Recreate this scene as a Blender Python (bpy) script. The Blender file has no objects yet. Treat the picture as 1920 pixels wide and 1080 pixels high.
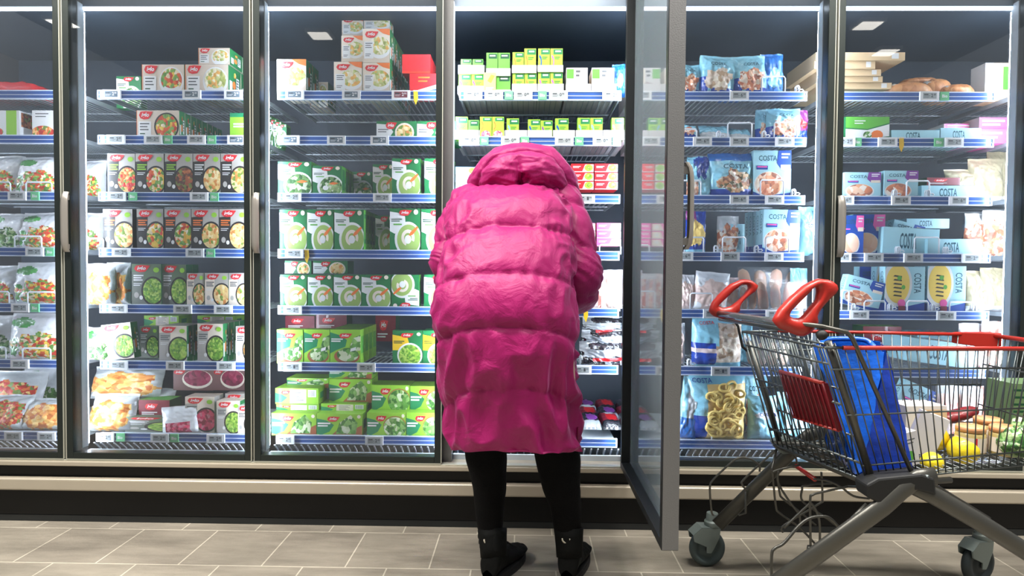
import bpy, bmesh, math, random
from math import sin, cos, pi, tan, atan2, sqrt, hypot
from mathutils import Vector, Matrix, noise, Euler
R = random.Random(7)
SC = bpy.context.scene
COL = SC.collection
# ---------------------------------------------------------------- camera model
CAMH, CAMD, FPX = 1.06, 2.5633, 1190.0
YAW, PIT, ROL = 0.018917, 0.027328, 0.007355
CAMP = Vector((0, -CAMD, CAMH))
FWD = Vector((-sin(YAW)*cos(PIT), cos(YAW)*cos(PIT), -sin(PIT)))
_r0 = Vector((cos(YAW), sin(YAW), 0)); _u0 = _r0.cross(FWD)
RGT = cos(ROL)*_r0 + sin(ROL)*_u0
UPV = -sin(ROL)*_r0 + cos(ROL)*_u0
def at(x, y, Y):
    """the point of the vertical plane at depth Y that a sight line meets"""
    d = FWD + (x-960)/FPX*RGT + (540-y)/FPX*UPV
    return CAMP + d*((Y-CAMP.y)/d.y)
def onfloor(x, y, z=0.0):
    d = FWD + (x-960)/FPX*RGT + (540-y)/FPX*UPV
    return CAMP + d*((z-CAMP.z)/d.z)
cd = bpy.data.cameras.new('camera'); cam = bpy.data.objects.new('camera', cd); COL.objects.link(cam)
cd.sensor_width = 36; cd.lens = FPX/1920*36; cd.clip_start = 0.05; cd.clip_end = 60
cam.matrix_world = Matrix(((RGT.x, UPV.x, -FWD.x, CAMP.x), (RGT.y, UPV.y, -FWD.y, CAMP.y), (RGT.z, UPV.z, -FWD.z, CAMP.z), (0, 0, 0, 1)))
SC.camera = cam
# ---------------------------------------------------------------- materials
def s2l(c):
    return tuple(((v/255)/12.92 if v/255 <= 0.04045 else ((v/255+0.055)/1.055)**2.4) for v in c)
MATS = {}
def mat(name, rgb=(128, 128, 128), rough=0.5, metal=0.0, coat=0.0, emit=0.0, alpha=1.0, sheen=0.0, bump=None, var=0.0, spec=0.5, trans=0.0):
    if name in MATS: return MATS[name]
    m = bpy.data.materials.new(name); m.use_nodes = True; MATS[name] = m
    nt = m.node_tree; p = nt.nodes['Principled BSDF']; c = s2l(rgb)
    p.inputs['Base Color'].default_value = (*c, 1); p.inputs['Roughness'].default_value = rough
    p.inputs['Metallic'].default_value = metal; p.inputs['Coat Weight'].default_value = coat
    p.inputs['Specular IOR Level'].default_value = spec
    p.inputs['Transmission Weight'].default_value = trans
    if alpha < 1: p.inputs['Alpha'].default_value = alpha
    if sheen: p.inputs['Sheen Weight'].default_value = sheen
    if emit:
        p.inputs['Emission Color'].default_value = (*c, 1); p.inputs['Emission Strength'].default_value = emit
    if var or bump:
        tc = nt.nodes.new('ShaderNodeTexCoord'); nz = nt.nodes.new('ShaderNodeTexNoise')
        nt.links.new(tc.outputs['Object'], nz.inputs['Vector'])
        nz.inputs['Scale'].default_value = bump[0] if bump else 8.0; nz.inputs['Detail'].default_value = 5
        if var:
            mx = nt.nodes.new('ShaderNodeMix'); mx.data_type = 'RGBA'
            mx.inputs['A'].default_value = (*[v*(1-var) for v in c], 1); mx.inputs['B'].default_value = (*[min(1, v*(1+var)) for v in c], 1)
            nt.links.new(nz.outputs['Fac'], mx.inputs['Factor']); nt.links.new(mx.outputs['Result'], p.inputs['Base Color'])
        if bump:
            b = nt.nodes.new('ShaderNodeBump'); b.inputs['Strength'].default_value = bump[1]; b.inputs['Distance'].default_value = 0.01
            nt.links.new(nz.outputs['Fac'], b.inputs['Height']); nt.links.new(b.outputs['Normal'], p.inputs['Normal'])
    return m
def food(name, cols, scale=70, rough=0.45, coat=0.2):
    if name in MATS: return MATS[name]
    m = mat(name, cols[0], rough, coat=coat); nt = m.node_tree; p = nt.nodes['Principled BSDF']
    tc = nt.nodes.new('ShaderNodeTexCoord'); oi = nt.nodes.new('ShaderNodeObjectInfo')
    vm = nt.nodes.new('ShaderNodeVectorMath'); vm.operation = 'ADD'
    nt.links.new(tc.outputs['Object'], vm.inputs[0]); nt.links.new(oi.outputs['Random'], vm.inputs[1])
    dn = nt.nodes.new('ShaderNodeTexNoise'); dn.inputs['Scale'].default_value = scale*.6; dn.inputs['Detail'].default_value = 3; nt.links.new(vm.outputs[0], dn.inputs['Vector'])
    v2 = nt.nodes.new('ShaderNodeVectorMath'); v2.operation = 'MULTIPLY_ADD'; v2.inputs[1].default_value = (.9/scale,)*3; nt.links.new(dn.outputs['Color'], v2.inputs[0]); nt.links.new(vm.outputs[0], v2.inputs[2]); vm = v2
    vo = nt.nodes.new('ShaderNodeTexVoronoi'); vo.inputs['Scale'].default_value = scale
    nt.links.new(vm.outputs[0], vo.inputs['Vector'])
    sp = nt.nodes.new('ShaderNodeSeparateColor'); nt.links.new(vo.outputs['Color'], sp.inputs[0])
    cr = nt.nodes.new('ShaderNodeValToRGB'); cr.color_ramp.interpolation = 'CONSTANT'
    el = cr.color_ramp.elements
    while len(el) < len(cols): el.new(0.5)
    for i, c in enumerate(cols):
        el[i].position = i/len(cols)
    for i, c in enumerate(cols): el[i].color = (*s2l(c), 1)
    nt.links.new(sp.outputs[0], cr.inputs['Fac']); mm = nt.nodes.new('ShaderNodeMix'); mm.data_type = 'RGBA'; mm.blend_type = 'OVERLAY'; mm.inputs['Factor'].default_value = .7; nt.links.new(cr.outputs['Color'], mm.inputs['A']); nt.links.new(dn.outputs['Fac'], mm.inputs['B']); nt.links.new(mm.outputs['Result'], p.inputs['Base Color'])
    b = nt.nodes.new('ShaderNodeBump'); b.inputs['Strength'].default_value = 0.5; b.inputs['Distance'].default_value = 0.004; b.invert = True
    nt.links.new(vo.outputs['Distance'], b.inputs['Height']); nt.links.new(b.outputs['Normal'], p.inputs['Normal'])
    return m
def film(name, rgb=(235, 240, 245), mixf=0.35, rough=0.15):
    """clear wrapping film or glass: see-through with a faint body and a gloss"""
    if name in MATS: return MATS[name]
    m = bpy.data.materials.new(name); m.use_nodes = True; MATS[name] = m; nt = m.node_tree; nt.nodes.clear()
    o = nt.nodes.new('ShaderNodeOutputMaterial'); t = nt.nodes.new('ShaderNodeBsdfTransparent'); g = nt.nodes.new('ShaderNodeBsdfGlossy')
    d = nt.nodes.new('ShaderNodeBsdfDiffuse'); d.inputs['Color'].default_value = (*s2l(rgb), 1)
    g.inputs['Roughness'].default_value = rough
    f = nt.nodes.new('ShaderNodeFresnel'); f.inputs['IOR'].default_value = 1.45
    m1 = nt.nodes.new('ShaderNodeMixShader'); m2 = nt.nodes.new('ShaderNodeMixShader')
    m1.inputs[0].default_value = mixf
    nt.links.new(t.outputs[0], m1.inputs[1]); nt.links.new(d.outputs[0], m1.inputs[2])
    nt.links.new(f.outputs[0], m2.inputs[0]); nt.links.new(m1.outputs[0], m2.inputs[1]); nt.links.new(g.outputs[0], m2.inputs[2])
    nt.links.new(m2.outputs[0], o.inputs['Surface'])
    return m
# ---------------------------------------------------------------- mesh builder
class MB:
    def __init__(s): s.v = []; s.f = []; s.m = []; s.sm = []; s.mats = []
    def mi(s, m):
        if m not in s.mats: s.mats.append(m)
        return s.mats.index(m)
    def face(s, idx, m, sm=False): s.f.append(idx); s.m.append(s.mi(m)); s.sm.append(sm)
    def poly(s, pts, m, sm=False):
        b = len(s.v); s.v += [tuple(p) for p in pts]; s.face(list(range(b, b+len(pts))), m, sm)
    def box(s, x0, x1, y0, y1, z0, z1, m, M=None):
        b = len(s.v)
        P = [(x, y, z) for z in (z0, z1) for y in (y0, y1) for x in (x0, x1)]
        if M: P = [tuple(M @ Vector(p)) for p in P]
        s.v += P
        for q in ((0, 2, 3, 1), (4, 5, 7, 6), (0, 1, 5, 4), (2, 6, 7, 3), (0, 4, 6, 2), (1, 3, 7, 5)): s.face([b+i for i in q], m)
    def tube(s, pts, r, m, n=8, closed=False, cap=True):
        pts = [Vector(p) for p in pts]; N = len(pts); rr = r if isinstance(r, (list, tuple)) else [r]*N
        b = len(s.v); up = None
        for i, p in enumerate(pts):
            a = pts[i-1] if (i > 0 or closed) else p; c = pts[(i+1) % N] if (i < N-1 or closed) else p
            t = (c-a).normalized()
            if up is None:
                up = Vector((0, 0, 1)) if abs(t.z) < .9 else Vector((1, 0, 0))
            sd = t.cross(up).normalized(); up = sd.cross(t).normalized()
            k = 1.0
            if 0 < i < N-1 or closed:
                d1 = (p-a).normalized(); d2 = (c-p).normalized(); k = 1/max(.5, cos(d1.angle(d2, 0)/2))
            for j in range(n):
                an = 2*pi*j/n; s.v.append(tuple(p + (sd*cos(an)+up*sin(an))*rr[i]*k))
        for i in range(N if closed else N-1):
            for j in range(n):
                i2 = (i+1) % N
                s.face([b+i*n+j, b+i*n+(j+1) % n, b+i2*n+(j+1) % n, b+i2*n+j], m, True)
        if cap and not closed:
            s.face([b+j for j in range(n)][::-1], m); s.face([b+(N-1)*n+j for j in range(n)], m)
    def lathe(s, prof, m, n=24, M=None, ang=None):
        """profile of (r, z) turned about z"""
        b = len(s.v)
        for r, z in prof:
            for j in range(n):
                p = Vector((r*cos(2*pi*j/n), r*sin(2*pi*j/n), z))
                s.v.append(tuple(M @ p if M else p))
        for i in range(len(prof)-1):
            for j in range(n):
                s.face([b+i*n+j, b+i*n+(j+1) % n, b+(i+1)*n+(j+1) % n, b+(i+1)*n+j], m, True)
    def grid(s, fn, nu, nv, m, sm=True, wrapu=False, mf=None, flip=False):
        b = len(s.v); cu = nu if wrapu else nu+1
        for j in range(nv+1):
            for i in range(cu): s.v.append(tuple(fn(i/nu, j/nv)))
        for j in range(nv):
            for i in range(nu):
                i2 = (i+1) % cu if wrapu else i+1
                q = [b+j*cu+i, b+j*cu+i2, b+(j+1)*cu+i2, b+(j+1)*cu+i]
                if flip: q = q[::-1]
                s.face(q, mf((i+.5)/nu, (j+.5)/nv) if mf else m, sm)
    def mesh(s, name):
        me = bpy.data.meshes.new(name); me.from_pydata(s.v, [], s.f)
        for m in s.mats: me.materials.append(m)
        me.polygons.foreach_set('material_index', s.m); me.polygons.foreach_set('use_smooth', s.sm); me.update()
        return me
    def build(s, name, parent=None, loc=None, **k):
        return link(name, s.mesh(name), parent, loc, **k)
def link(name, me, parent=None, loc=None, bevel=0, seg=2, sub=0, **k):
    o = bpy.data.objects.new(name, me); COL.objects.link(o)
    if parent: o.parent = parent
    if loc: o.location = loc
    if bevel:
        b = o.modifiers.new('bevel', 'BEVEL'); b.width = bevel; b.segments = seg; b.limit_method = 'ANGLE'; b.angle_limit = 0.7
    if sub:
        b = o.modifiers.new('sub', 'SUBSURF'); b.levels = sub; b.render_levels = sub
    for q, w in k.items(): o[q] = w
    return o
def empty(name, label, cat, loc=(0, 0, 0), group=None):
    o = bpy.data.objects.new(name, None); COL.objects.link(o); o.location = loc; o.empty_display_size = .1
    o['label'] = label; o['category'] = cat
    if group: o['group'] = group
    return o
def copy_tree(o, parent=None):
    c = o.copy(); COL.objects.link(c)
    if parent is not None: c.parent = parent
    for ch in CH.get(o.name, ()): copy_tree(ch, c)
    return c
CH = {}
def kids(root, *ch): CH[root.name] = list(ch)
# ---------------------------------------------------------------- text
_T = {}
def glyphs(txt, bold=0.0, shear=0.0):
    k = (txt, bold, shear)
    if k in _T: return _T[k]
    cu = bpy.data.curves.new('t', 'FONT'); cu.body = txt; cu.size = 1; cu.offset = bold; cu.shear = shear; cu.resolution_u = 2
    o = bpy.data.objects.new('t', cu); me = o.to_mesh()
    vs = [(v.co.x, v.co.y) for v in me.vertices]; fs = [list(p.vertices) for p in me.polygons]
    o.to_mesh_clear(); bpy.data.objects.remove(o); bpy.data.curves.remove(cu)
    if vs:
        x0 = min(v[0] for v in vs); x1 = max(v[0] for v in vs); y0 = min(v[1] for v in vs); y1 = max(v[1] for v in vs)
        vs = [((x-x0)/(x1-x0), (y-y0)/(y1-y0)) for x, y in vs]
    _T[k] = (vs, fs); return _T[k]
def text(mb, txt, x0, x1, y0, y1, m, mp, bold=0.02, shear=0.0):
    """lay text in the rectangle; mp maps (u, v) to a point"""
    vs, fs = glyphs(txt, bold, shear); b = len(mb.v)
    mb.v += [tuple(mp(x0+(x1-x0)*x, y0+(y1-y0)*y)) for x, y in vs]
    for f in fs: mb.face([b+i for i in f], m)
# ================================================================ bays and shelves
S0 = -0.3273                                    # seam between the third and the open bay's door
BW = 0.78
def seam(k): return S0 + (k-3)*BW
RAIL = [1.822, 1.630, 1.386, 1.145, 0.902, 0.657, 0.341]     # tops of the price rails
YF = 0.155                                      # front of the price rails
BAYN = ['leftmost', 'second', 'third', 'open', 'fifth', 'rightmost']
ROWN = ['top', 'second', 'third', 'fourth', 'fifth', 'sixth', 'bottom']
# ---------------------------------------------------------------- materials of the setting
m_floor = None
def floor_mat():
    m = bpy.data.materials.new('floor_tiles'); m.use_nodes = True; nt = m.node_tree; p = nt.nodes['Principled BSDF']
    tc = nt.nodes.new('ShaderNodeTexCoord'); L = nt.links.new
    mp = nt.nodes.new('ShaderNodeMapping'); L(tc.outputs['Object'], mp.inputs['Vector'])
    mp.inputs['Location'].default_value = (0.03, 0.045, 0)
    br = nt.nodes.new('ShaderNodeTexBrick'); L(mp.outputs[0], br.inputs['Vector'])
    br.inputs['Scale'].default_value = 1.0; br.inputs['Brick Width'].default_value = 0.3; br.inputs['Row Height'].default_value = 0.30
    br.inputs['Mortar Size'].default_value = 0.0026; br.inputs['Mortar Smooth'].default_value = 0.1; br.offset = 0.5
    br.inputs['Color1'].default_value = (*s2l((142, 136, 125)), 1); br.inputs['Color2'].default_value = (*s2l((134, 128, 118)), 1)
    br.inputs['Mortar'].default_value = (*s2l((188, 182, 168)), 1)
    n1 = nt.nodes.new('ShaderNodeTexNoise'); n1.inputs['Scale'].default_value = 3.5; n1.inputs['Detail'].default_value = 7; n1.inputs['Roughness'].default_value = .65
    mp2 = nt.nodes.new('ShaderNodeMapping'); mp2.inputs['Scale'].default_value = (.5, 2.2, 1); L(tc.outputs['Object'], mp2.inputs['Vector']); L(mp2.outputs[0], n1.inputs['Vector'])
    cr = nt.nodes.new('ShaderNodeValToRGB'); cr.color_ramp.elements[0].position = .3; cr.color_ramp.elements[0].color = (.55, .54, .52, 1); cr.color_ramp.elements[1].position = .72; cr.color_ramp.elements[1].color = (1.28, 1.26, 1.22, 1)
    L(n1.outputs['Fac'], cr.inputs['Fac'])
    mx = nt.nodes.new('ShaderNodeMix'); mx.data_type = 'RGBA'; mx.blend_type = 'MULTIPLY'; mx.inputs['Factor'].default_value = 1
    L(br.outputs['Color'], mx.inputs['A']); L(cr.outputs['Color'], mx.inputs['B']); L(mx.outputs['Result'], p.inputs['Base Color'])
    n2 = nt.nodes.new('ShaderNodeTexNoise'); n2.inputs['Scale'].default_value = 160; n2.inputs['Detail'].default_value = 2; L(tc.outputs['Object'], n2.inputs['Vector'])
    bp = nt.nodes.new('ShaderNodeBump'); bp.inputs['Strength'].default_value = .25; bp.inputs['Distance'].default_value = .002; L(n2.outputs['Fac'], bp.inputs['Height'])
    L(bp.outputs['Normal'], p.inputs['Normal'])
    p.inputs['Roughness'].default_value = 0.42
    return m
mb = MB(); mb.box(-4.5, 4.5, -5.2, 1.2, -.06, 0, floor_mat()); mb.build('floor', kind='structure')
m_wall = mat('wall_paint', (120, 122, 124), .8, var=.05)
mb = MB(); mb.box(-4.5, 4.5, 1.0, 1.1, 0, 3.3, m_wall); mb.build('wall_back', kind='structure')
m_ceil = mat('ceiling_paint', (70, 72, 75), .9, var=.05)
mb = MB(); mb.box(-4.5, 4.5, -5.2, 1.2, 3.3, 3.38, m_ceil); mb.build('ceiling', kind='structure')
LAMP_W = {-1.0: 60, -2.0: 14}
# ceiling lamps over the aisle: fitting with a diffuser, an area lamp at its face
m_fit = mat('lamp_housing', (200, 200, 200), .4)
m_dif = mat('lamp_diffuser', (255, 250, 240), .4, emit=6)
LN = {(-1.0): 'row over the shopper', (-2.0): 'row behind the shopper'}
for ly in (-1.0, -2.0):
    for i, lx in enumerate((-2.7, -0.95, .8, 2.55)):
        t = empty('ceiling_lamp', 'long white ceiling lamp, ' + ['far left', 'centre left', 'centre right', 'far right'][i] + ' of the ' + LN[ly], 'lamp', (lx, ly, 3.3), 'long ceiling lamps over the aisle')
        mb = MB(); mb.box(-.6, .6, -.1, .1, -.07, 0, m_fit); mb.build('housing', t)
        mb = MB(); mb.box(-.58, .58, -.085, .085, -.078, -.0705, m_dif); mb.build('diffuser', t)
        ld = bpy.data.lights.new('lamp_light', 'AREA'); ld.shape = 'RECTANGLE'; ld.size = 1.16; ld.size_y = .17; ld.energy = LAMP_W[ly]; ld.color = (1, .965, .91)
        lo = bpy.data.objects.new('lamp_light', ld); COL.objects.link(lo); lo.location = (0, 0, -.082); lo.parent = t
for i, (lx, ly) in enumerate(((-4.2, -3.15), (-1.95, -3.45), (3.05, -3.2), (3.6, -3.9))):
    t = empty('ceiling_spot', 'small square ceiling lamp behind the viewer, ' + ['far left', 'centre left', 'centre right', 'rear right'][i], 'lamp', (lx, ly, 3.3), 'small ceiling lamps')
    mb = MB(); mb.box(-.11, .11, -.11, .11, -.03, 0, m_fit); mb.build('housing', t)
    mb = MB(); mb.box(-.09, .09, -.09, .09, -.036, -.0305, m_dif); mb.build('diffuser', t)
# ---------------------------------------------------------------- freezer bank
m_dark = mat('dark_enamel', (24, 28, 30), .35, var=.1)
m_int = mat('freezer_lining', (44, 55, 66), .55, var=.1)
m_pale = mat('pale_plastic', (205, 216, 224), .55)
m_mull = mat('grey_aluminium', (112, 112, 112), .42, metal=.3, bump=(300, .1))
m_frame = mat('door_frame', (44, 50, 48), .34, metal=.55, bump=(400, .08))
m_edge = mat('bright_edge', (205, 205, 190), .3, metal=.5)
m_band = mat('steel_band', (180, 170, 152), .42, metal=.35, var=.05)
m_kick = mat('kick_plate_black', (9, 9, 10), .4, spec=.3)
m_wire = mat('white_wire', (150, 158, 164), .4, metal=.1)
m_rail = mat('blue_price_rail', (62, 98, 165), .25, coat=.6)
m_railw = mat('clear_rail_edge', (205, 220, 240), .2, coat=.5)
m_head = mat('header_blue_grey', (128, 142, 158), .5)
m_palew = mat('header_pale', (190, 200, 208), .5)
m_led = mat('led_lens', (225, 238, 255), .4, emit=47)
m_ledtop = mat('led_lens_top', (225, 238, 255), .4, emit=3)
m_glass = film('door_glass', (190, 205, 220), 0.02, .01)
m_glass_o = film('misted_door_glass', (196, 216, 226), 0.32, .05)
m_slat = mat('white_slat', (225, 230, 236), .4); m_grille = mat('grille_dark', (46, 52, 62), .4)
FR = empty('display_freezer', 'long upright glass-door display freezer with grey frames standing along the aisle', 'freezer', (0, 0, 0))
XL, XR = seam(0)-.035, seam(7)+.035
mb = MB()
mb.box(XL, XR, .80, .86, .10, 2.40, m_int)          # back
mb.box(XL, XR, .10, .80, 2.16, 2.42, m_int)         # top
mb.box(XL, XR, .10, .80, .16, .235, m_int)          # well
mb.box(XL-.04, XL, .0, .86, .0, 2.40, m_mull); mb.box(XR, XR+.04, .0, .86, 0, 2.40, m_mull)
mb.build('cabinet_body', FR)
mb = MB(); mb.box(XL, XR, .086, .10, 2.151, 2.191, m_head); mb.box(XL, XR, .08, .10, 2.192, 2.42, m_palew); mb.build('header', FR)
mb = MB(); mb.box(XL, XR, .088, .10, 2.138, 2.1495, m_ledtop); mb.build('light_strip', FR, label='bright strip under the header')
mb = MB(); mb.box(XL, XR, -.012, .10, .243, .262, m_band); mb.box(XL, XR, .0, .03, .262, .268, m_edge); mb.build('door_sill', FR, bevel=.003)
mb = MB(); mb.box(XL, XR, .02, .6, .192, .243, m_kick); mb.box(XL, XR, .02, .6, .03, .142, m_kick); mb.build('base_panel', FR)
mb = MB(); mb.box(XL, XR, -.018, .02, .142, .192, m_band); mb.build('bumper_rail', FR, bevel=.007, seg=3)
mb = MB(); mb.box(XL, XR, .03, .06, 0, .10, m_kick); mb.box(XL, XR, .022, .032, .0, .028, m_dark); mb.build('kick_plate', FR, bevel=.002)
for k in range(8):
    X = seam(k)
    mb = MB(); mb.box(X-.031, X+.031, .052, .094, .262, 2.20, m_mull)
    mb.box(X-.033, X-.0311, .056, .094, .30, 2.16, m_pale); mb.box(X+.0311, X+.033, .056, .094, .30, 2.16, m_pale)
    mu = mb.build('mullion', FR)
    for s in (-1, 1):
        mb = MB(); a, b = sorted((X+s*.022, X+s*.0315)); mb.box(a, b, .0945, .101, .31, 2.13, m_led); mb.build('light_strip', mu)
# wire shelves with price rails
def shelf_mesh(w, d):
    mb = MB(); n = int(w/.024)
    for i in range(n+1):
        x = i*w/n; mb.box(x-.0018, x+.0018, 0, d, -.004, 0, m_wire)
    for j in (0, 2, 3):
        y = .012+j*(d-.024)/3; mb.box(0, w, y-.0025, y+.0025, -.0095, -.0042, m_wire)
    for x in (-.004, w+.004): mb.box(x-.003, x+.003, 0, d, -.012, .006, m_wire)
    return mb.mesh('shelf')
def rail_mesh(w):
    mb = MB()
    mb.box(0, w, .0, .004, -.0365, 0, m_rail); mb.box(0, w, -.003, .006, -.0385, -.0335, m_railw); mb.box(0, w, -.003, .006, -.003, .001, m_railw)
    mb.box(0, w, -.0015, 0, -.020, -.0175, m_railw)
    mb.box(w, w+.006, -.003, .01, -.038, .001, m_railw); mb.box(-.006, 0, -.003, .01, -.038, .001, m_railw)
    return mb.mesh('price_rail')
SW = BW-.105
sm_, rm_ = shelf_mesh(SW, .50), rail_mesh(SW)
sm_.materials[0] = m_wire
for k in range(7):
    for r in range(7):
        x = seam(k)+.052; z = RAIL[r]-.012
        if r < 6: s = link('shelf', sm_, FR, (x, YF+.006, z))
        else:
            mb = MB(); mb.box(0, SW, 0, .55, -.02, 0, m_pale); s = mb.build('bottom_deck', FR, (x, YF+.006, z))
        link('price_rail', rm_, s, (0, -.006, .012))
    # air grille in front of the bottom deck
    mb = MB(); x0 = seam(k)+.034; x1 = seam(k+1)-.034
    mb.box(x0, x1, .10, .155, .262, .266, m_grille); mb.box(x0, x1, .092, .106, .262, .284, m_pale)
    n = 25
    for i in range(n):
        x = x0+(i+.5)*(x1-x0)/n
        M = Matrix.Translation((x, .13, .29)) @ Matrix.Rotation(-.7, 4, 'X')
        mb.box(-.0028, .0028, -.03, .03, -.002, .002, m_slat, M)
    mb.box(x0, x1, .150, .156, .262, .302, m_dark)
    mb.build('air_grille', FR)
# ---------------------------------------------------------------- doors
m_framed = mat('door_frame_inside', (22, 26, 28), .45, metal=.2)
m_hand = mat('handle_grey', (150, 145, 138), .3, metal=.5)
def door(k, openb=False):
    """door of bay k, hinge on its right side; local x runs from the hinge to -w"""
    w = BW-.014; z0, z1 = .271, 2.30; fw, th = .026, .048
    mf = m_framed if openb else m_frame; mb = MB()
    mb.box(-w, -w+fw, 0, th, z0, z1, mf); mb.box(-fw, 0, 0, th, z0, z1, mf)
    mb.box(-w+fw, -fw, 0, th, z0, z0+fw, mf); mb.box(-w+fw, -fw, 0, th, z1-fw, z1, mf)
    d = mb.build('glass_door', FR, (seam(k+1)-.007, 0, 0), bevel=.0015)
    if openb: d['label'] = 'freezer door swung open towards the aisle'; d.rotation_euler = (0, 0, pi/2+.0); d.location = (seam(k+1)-.0105, -.014, 0)
    g = MB(); g.box(-w+fw-.004, -fw+.004, .010, .014, z0+fw-.004, z1-fw+.004, m_glass_o if openb else m_glass); g.build('glass_pane', d)
    e = MB(); e.box(-w-.0026, -w, -.001, .012, z0, z1, m_edge); e.box(0, .0026, -.001, .012, z0, z1, m_edge); e.box(-w, 0, -.001, .006, z0-.003, z0, m_edge)
    if openb: e = MB(); e.box(-w-.001, -w, .0, th-.002, z0+.002, z1, m_mull)
    e.build('edge_trim', d)
    h = MB(); zc = 1.245; n = 16; x = -w+.016
    def f(u, v, o=0):
        t = (v-.5)*2; out = .010+.014*max(0, 1-abs(t)**5)**.6; hw = .015*(1-.25*abs(t)**6)
        return Vector((x+(u-.5)*2*hw, -out-.010*sin(u*pi)+o, zc+t*.122))
    h.grid(f, 6, n, m_hand); h.grid(lambda u, v: f(u, v, .005), 6, n, m_hand, flip=True)
    h.grid(lambda u, v: f(0, v, .005*u), 1, n, m_hand); h.grid(lambda u, v: f(1, v, .005*u), 1, n, m_hand, flip=True)
    for z in (zc-.10, zc+.10): h.box(x-.007, x+.007, -.02, 0, z-.01, z+.01, m_hand)
    h.build('door_handle', d)
    return d
for k in range(7): door(k, k == 3)
# ================================================================ goods: cartons
NL = {1: 'first', 2: 'second', 3: 'third', 4: 'fourth', 5: 'fifth', 6: 'sixth', 7: 'seventh', 8: 'eighth', 9: 'ninth', 10: 'tenth', 11: 'eleventh', 12: 'twelfth'}
def K(n, rgb, rough=.42, **k): return mat(n, rgb, rough, coat=k.pop('coat', .15), **k)
c_white = K('print_white', (226, 228, 228)); c_red = K('print_red', (214, 34, 42)); c_cream = K('print_cream', (232, 220, 204))
c_beige = K('print_beige', (214, 200, 184)); c_grey = K('print_grey', (176, 172, 166)); c_black = K('print_black', (44, 42, 40))
c_green = K('print_green', (26, 112, 62)); c_lime = K('print_lime', (146, 200, 58)); c_mid = K('print_mid_green', (92, 170, 62)); c_leaf = K('print_leaf', (20, 128, 84))
c_dkgreen = K('print_dark_green', (16, 74, 44)); c_yellow = K('print_yellow', (240, 196, 40)); c_orange = K('print_orange', (232, 120, 52)); c_terra = K('print_terracotta', (168, 96, 62))
c_text = K('print_text', (92, 96, 98)); c_soup = K('print_soup', (150, 178, 96)); c_costa = K('print_ice_blue', (166, 214, 226)); c_navy = K('print_navy', (24, 74, 160))
c_teal = K('print_teal', (24, 84, 104)); c_pink = K('print_pink', (232, 96, 168)); c_violet = K('print_violet', (126, 60, 150)); c_sky = K('print_sky', (120, 186, 226))
c_card = K('carton_white', (208, 206, 206), .7); c_kraft = K('carton_kraft', (214, 186, 146), .7); c_maroon = K('print_maroon', (120, 24, 44)); c_pan = K('print_pan', (40, 36, 36))
f_veg = food('food_vegetables', [(214, 92, 40), (228, 186, 70), (92, 140, 52), (230, 214, 180), (196, 60, 36), (120, 160, 70)], 90)
f_pasta = food('food_pasta', [(226, 190, 120), (236, 214, 160), (120, 150, 60), (214, 140, 70), (230, 200, 140)], 90)
f_stew = food('food_mushroom', [(120, 62, 34), (160, 84, 44), (90, 50, 30), (190, 110, 60), (110, 120, 50)], 90)
f_peas = food('food_peas', [(140, 180, 60), (110, 160, 50), (170, 200, 90), (90, 140, 40)], 120)
f_green = food('food_greens', [(70, 120, 52), (110, 150, 84), (46, 92, 40), (150, 180, 120), (206, 214, 190)], 80)
f_herb = food('food_herbs', [(94, 150, 66), (130, 176, 96), (60, 116, 48), (206, 216, 180)], 70)
f_soup = food('food_soup_bits', [(222, 216, 180), (196, 200, 130), (236, 230, 206), (230, 180, 96), (170, 180, 100)], 90)
f_berry = food('food_berries', [(196, 36, 84), (226, 72, 110), (150, 20, 60), (214, 120, 140)], 90)
f_beet = food('food_beet', [(140, 30, 70), (110, 24, 56), (160, 60, 90)], 60)
f_fry = food('food_potato', [(222, 148, 70), (236, 178, 96), (206, 116, 50), (240, 200, 130)], 55)
f_shrimp = food('food_shrimp', [(226, 158, 120), (240, 200, 170), (206, 126, 92), (236, 222, 206), (170, 110, 90)], 60)
f_scallop = food('food_squid', [(236, 224, 204), (214, 196, 176), (226, 208, 190), (190, 160, 130)], 60)
f_mix = food('food_seafood', [(206, 150, 110), (236, 226, 210), (150, 104, 84), (226, 190, 150), (110, 110, 84)], 70)
f_meat = food('food_bacon', [(226, 150, 130), (240, 214, 200), (206, 110, 96), (236, 190, 170)], 40)
f_salmon = food('food_salmon', [(252, 196, 164), (252, 206, 176), (248, 186, 150)], 14)
f_bread = food('food_bread', [(190, 130, 80), (206, 150, 96), (176, 112, 64)], 40)
f_tomato = food('food_tomato', [(206, 50, 34), (226, 120, 50), (240, 190, 120), (110, 140, 50), (190, 40, 30)], 90)
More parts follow.
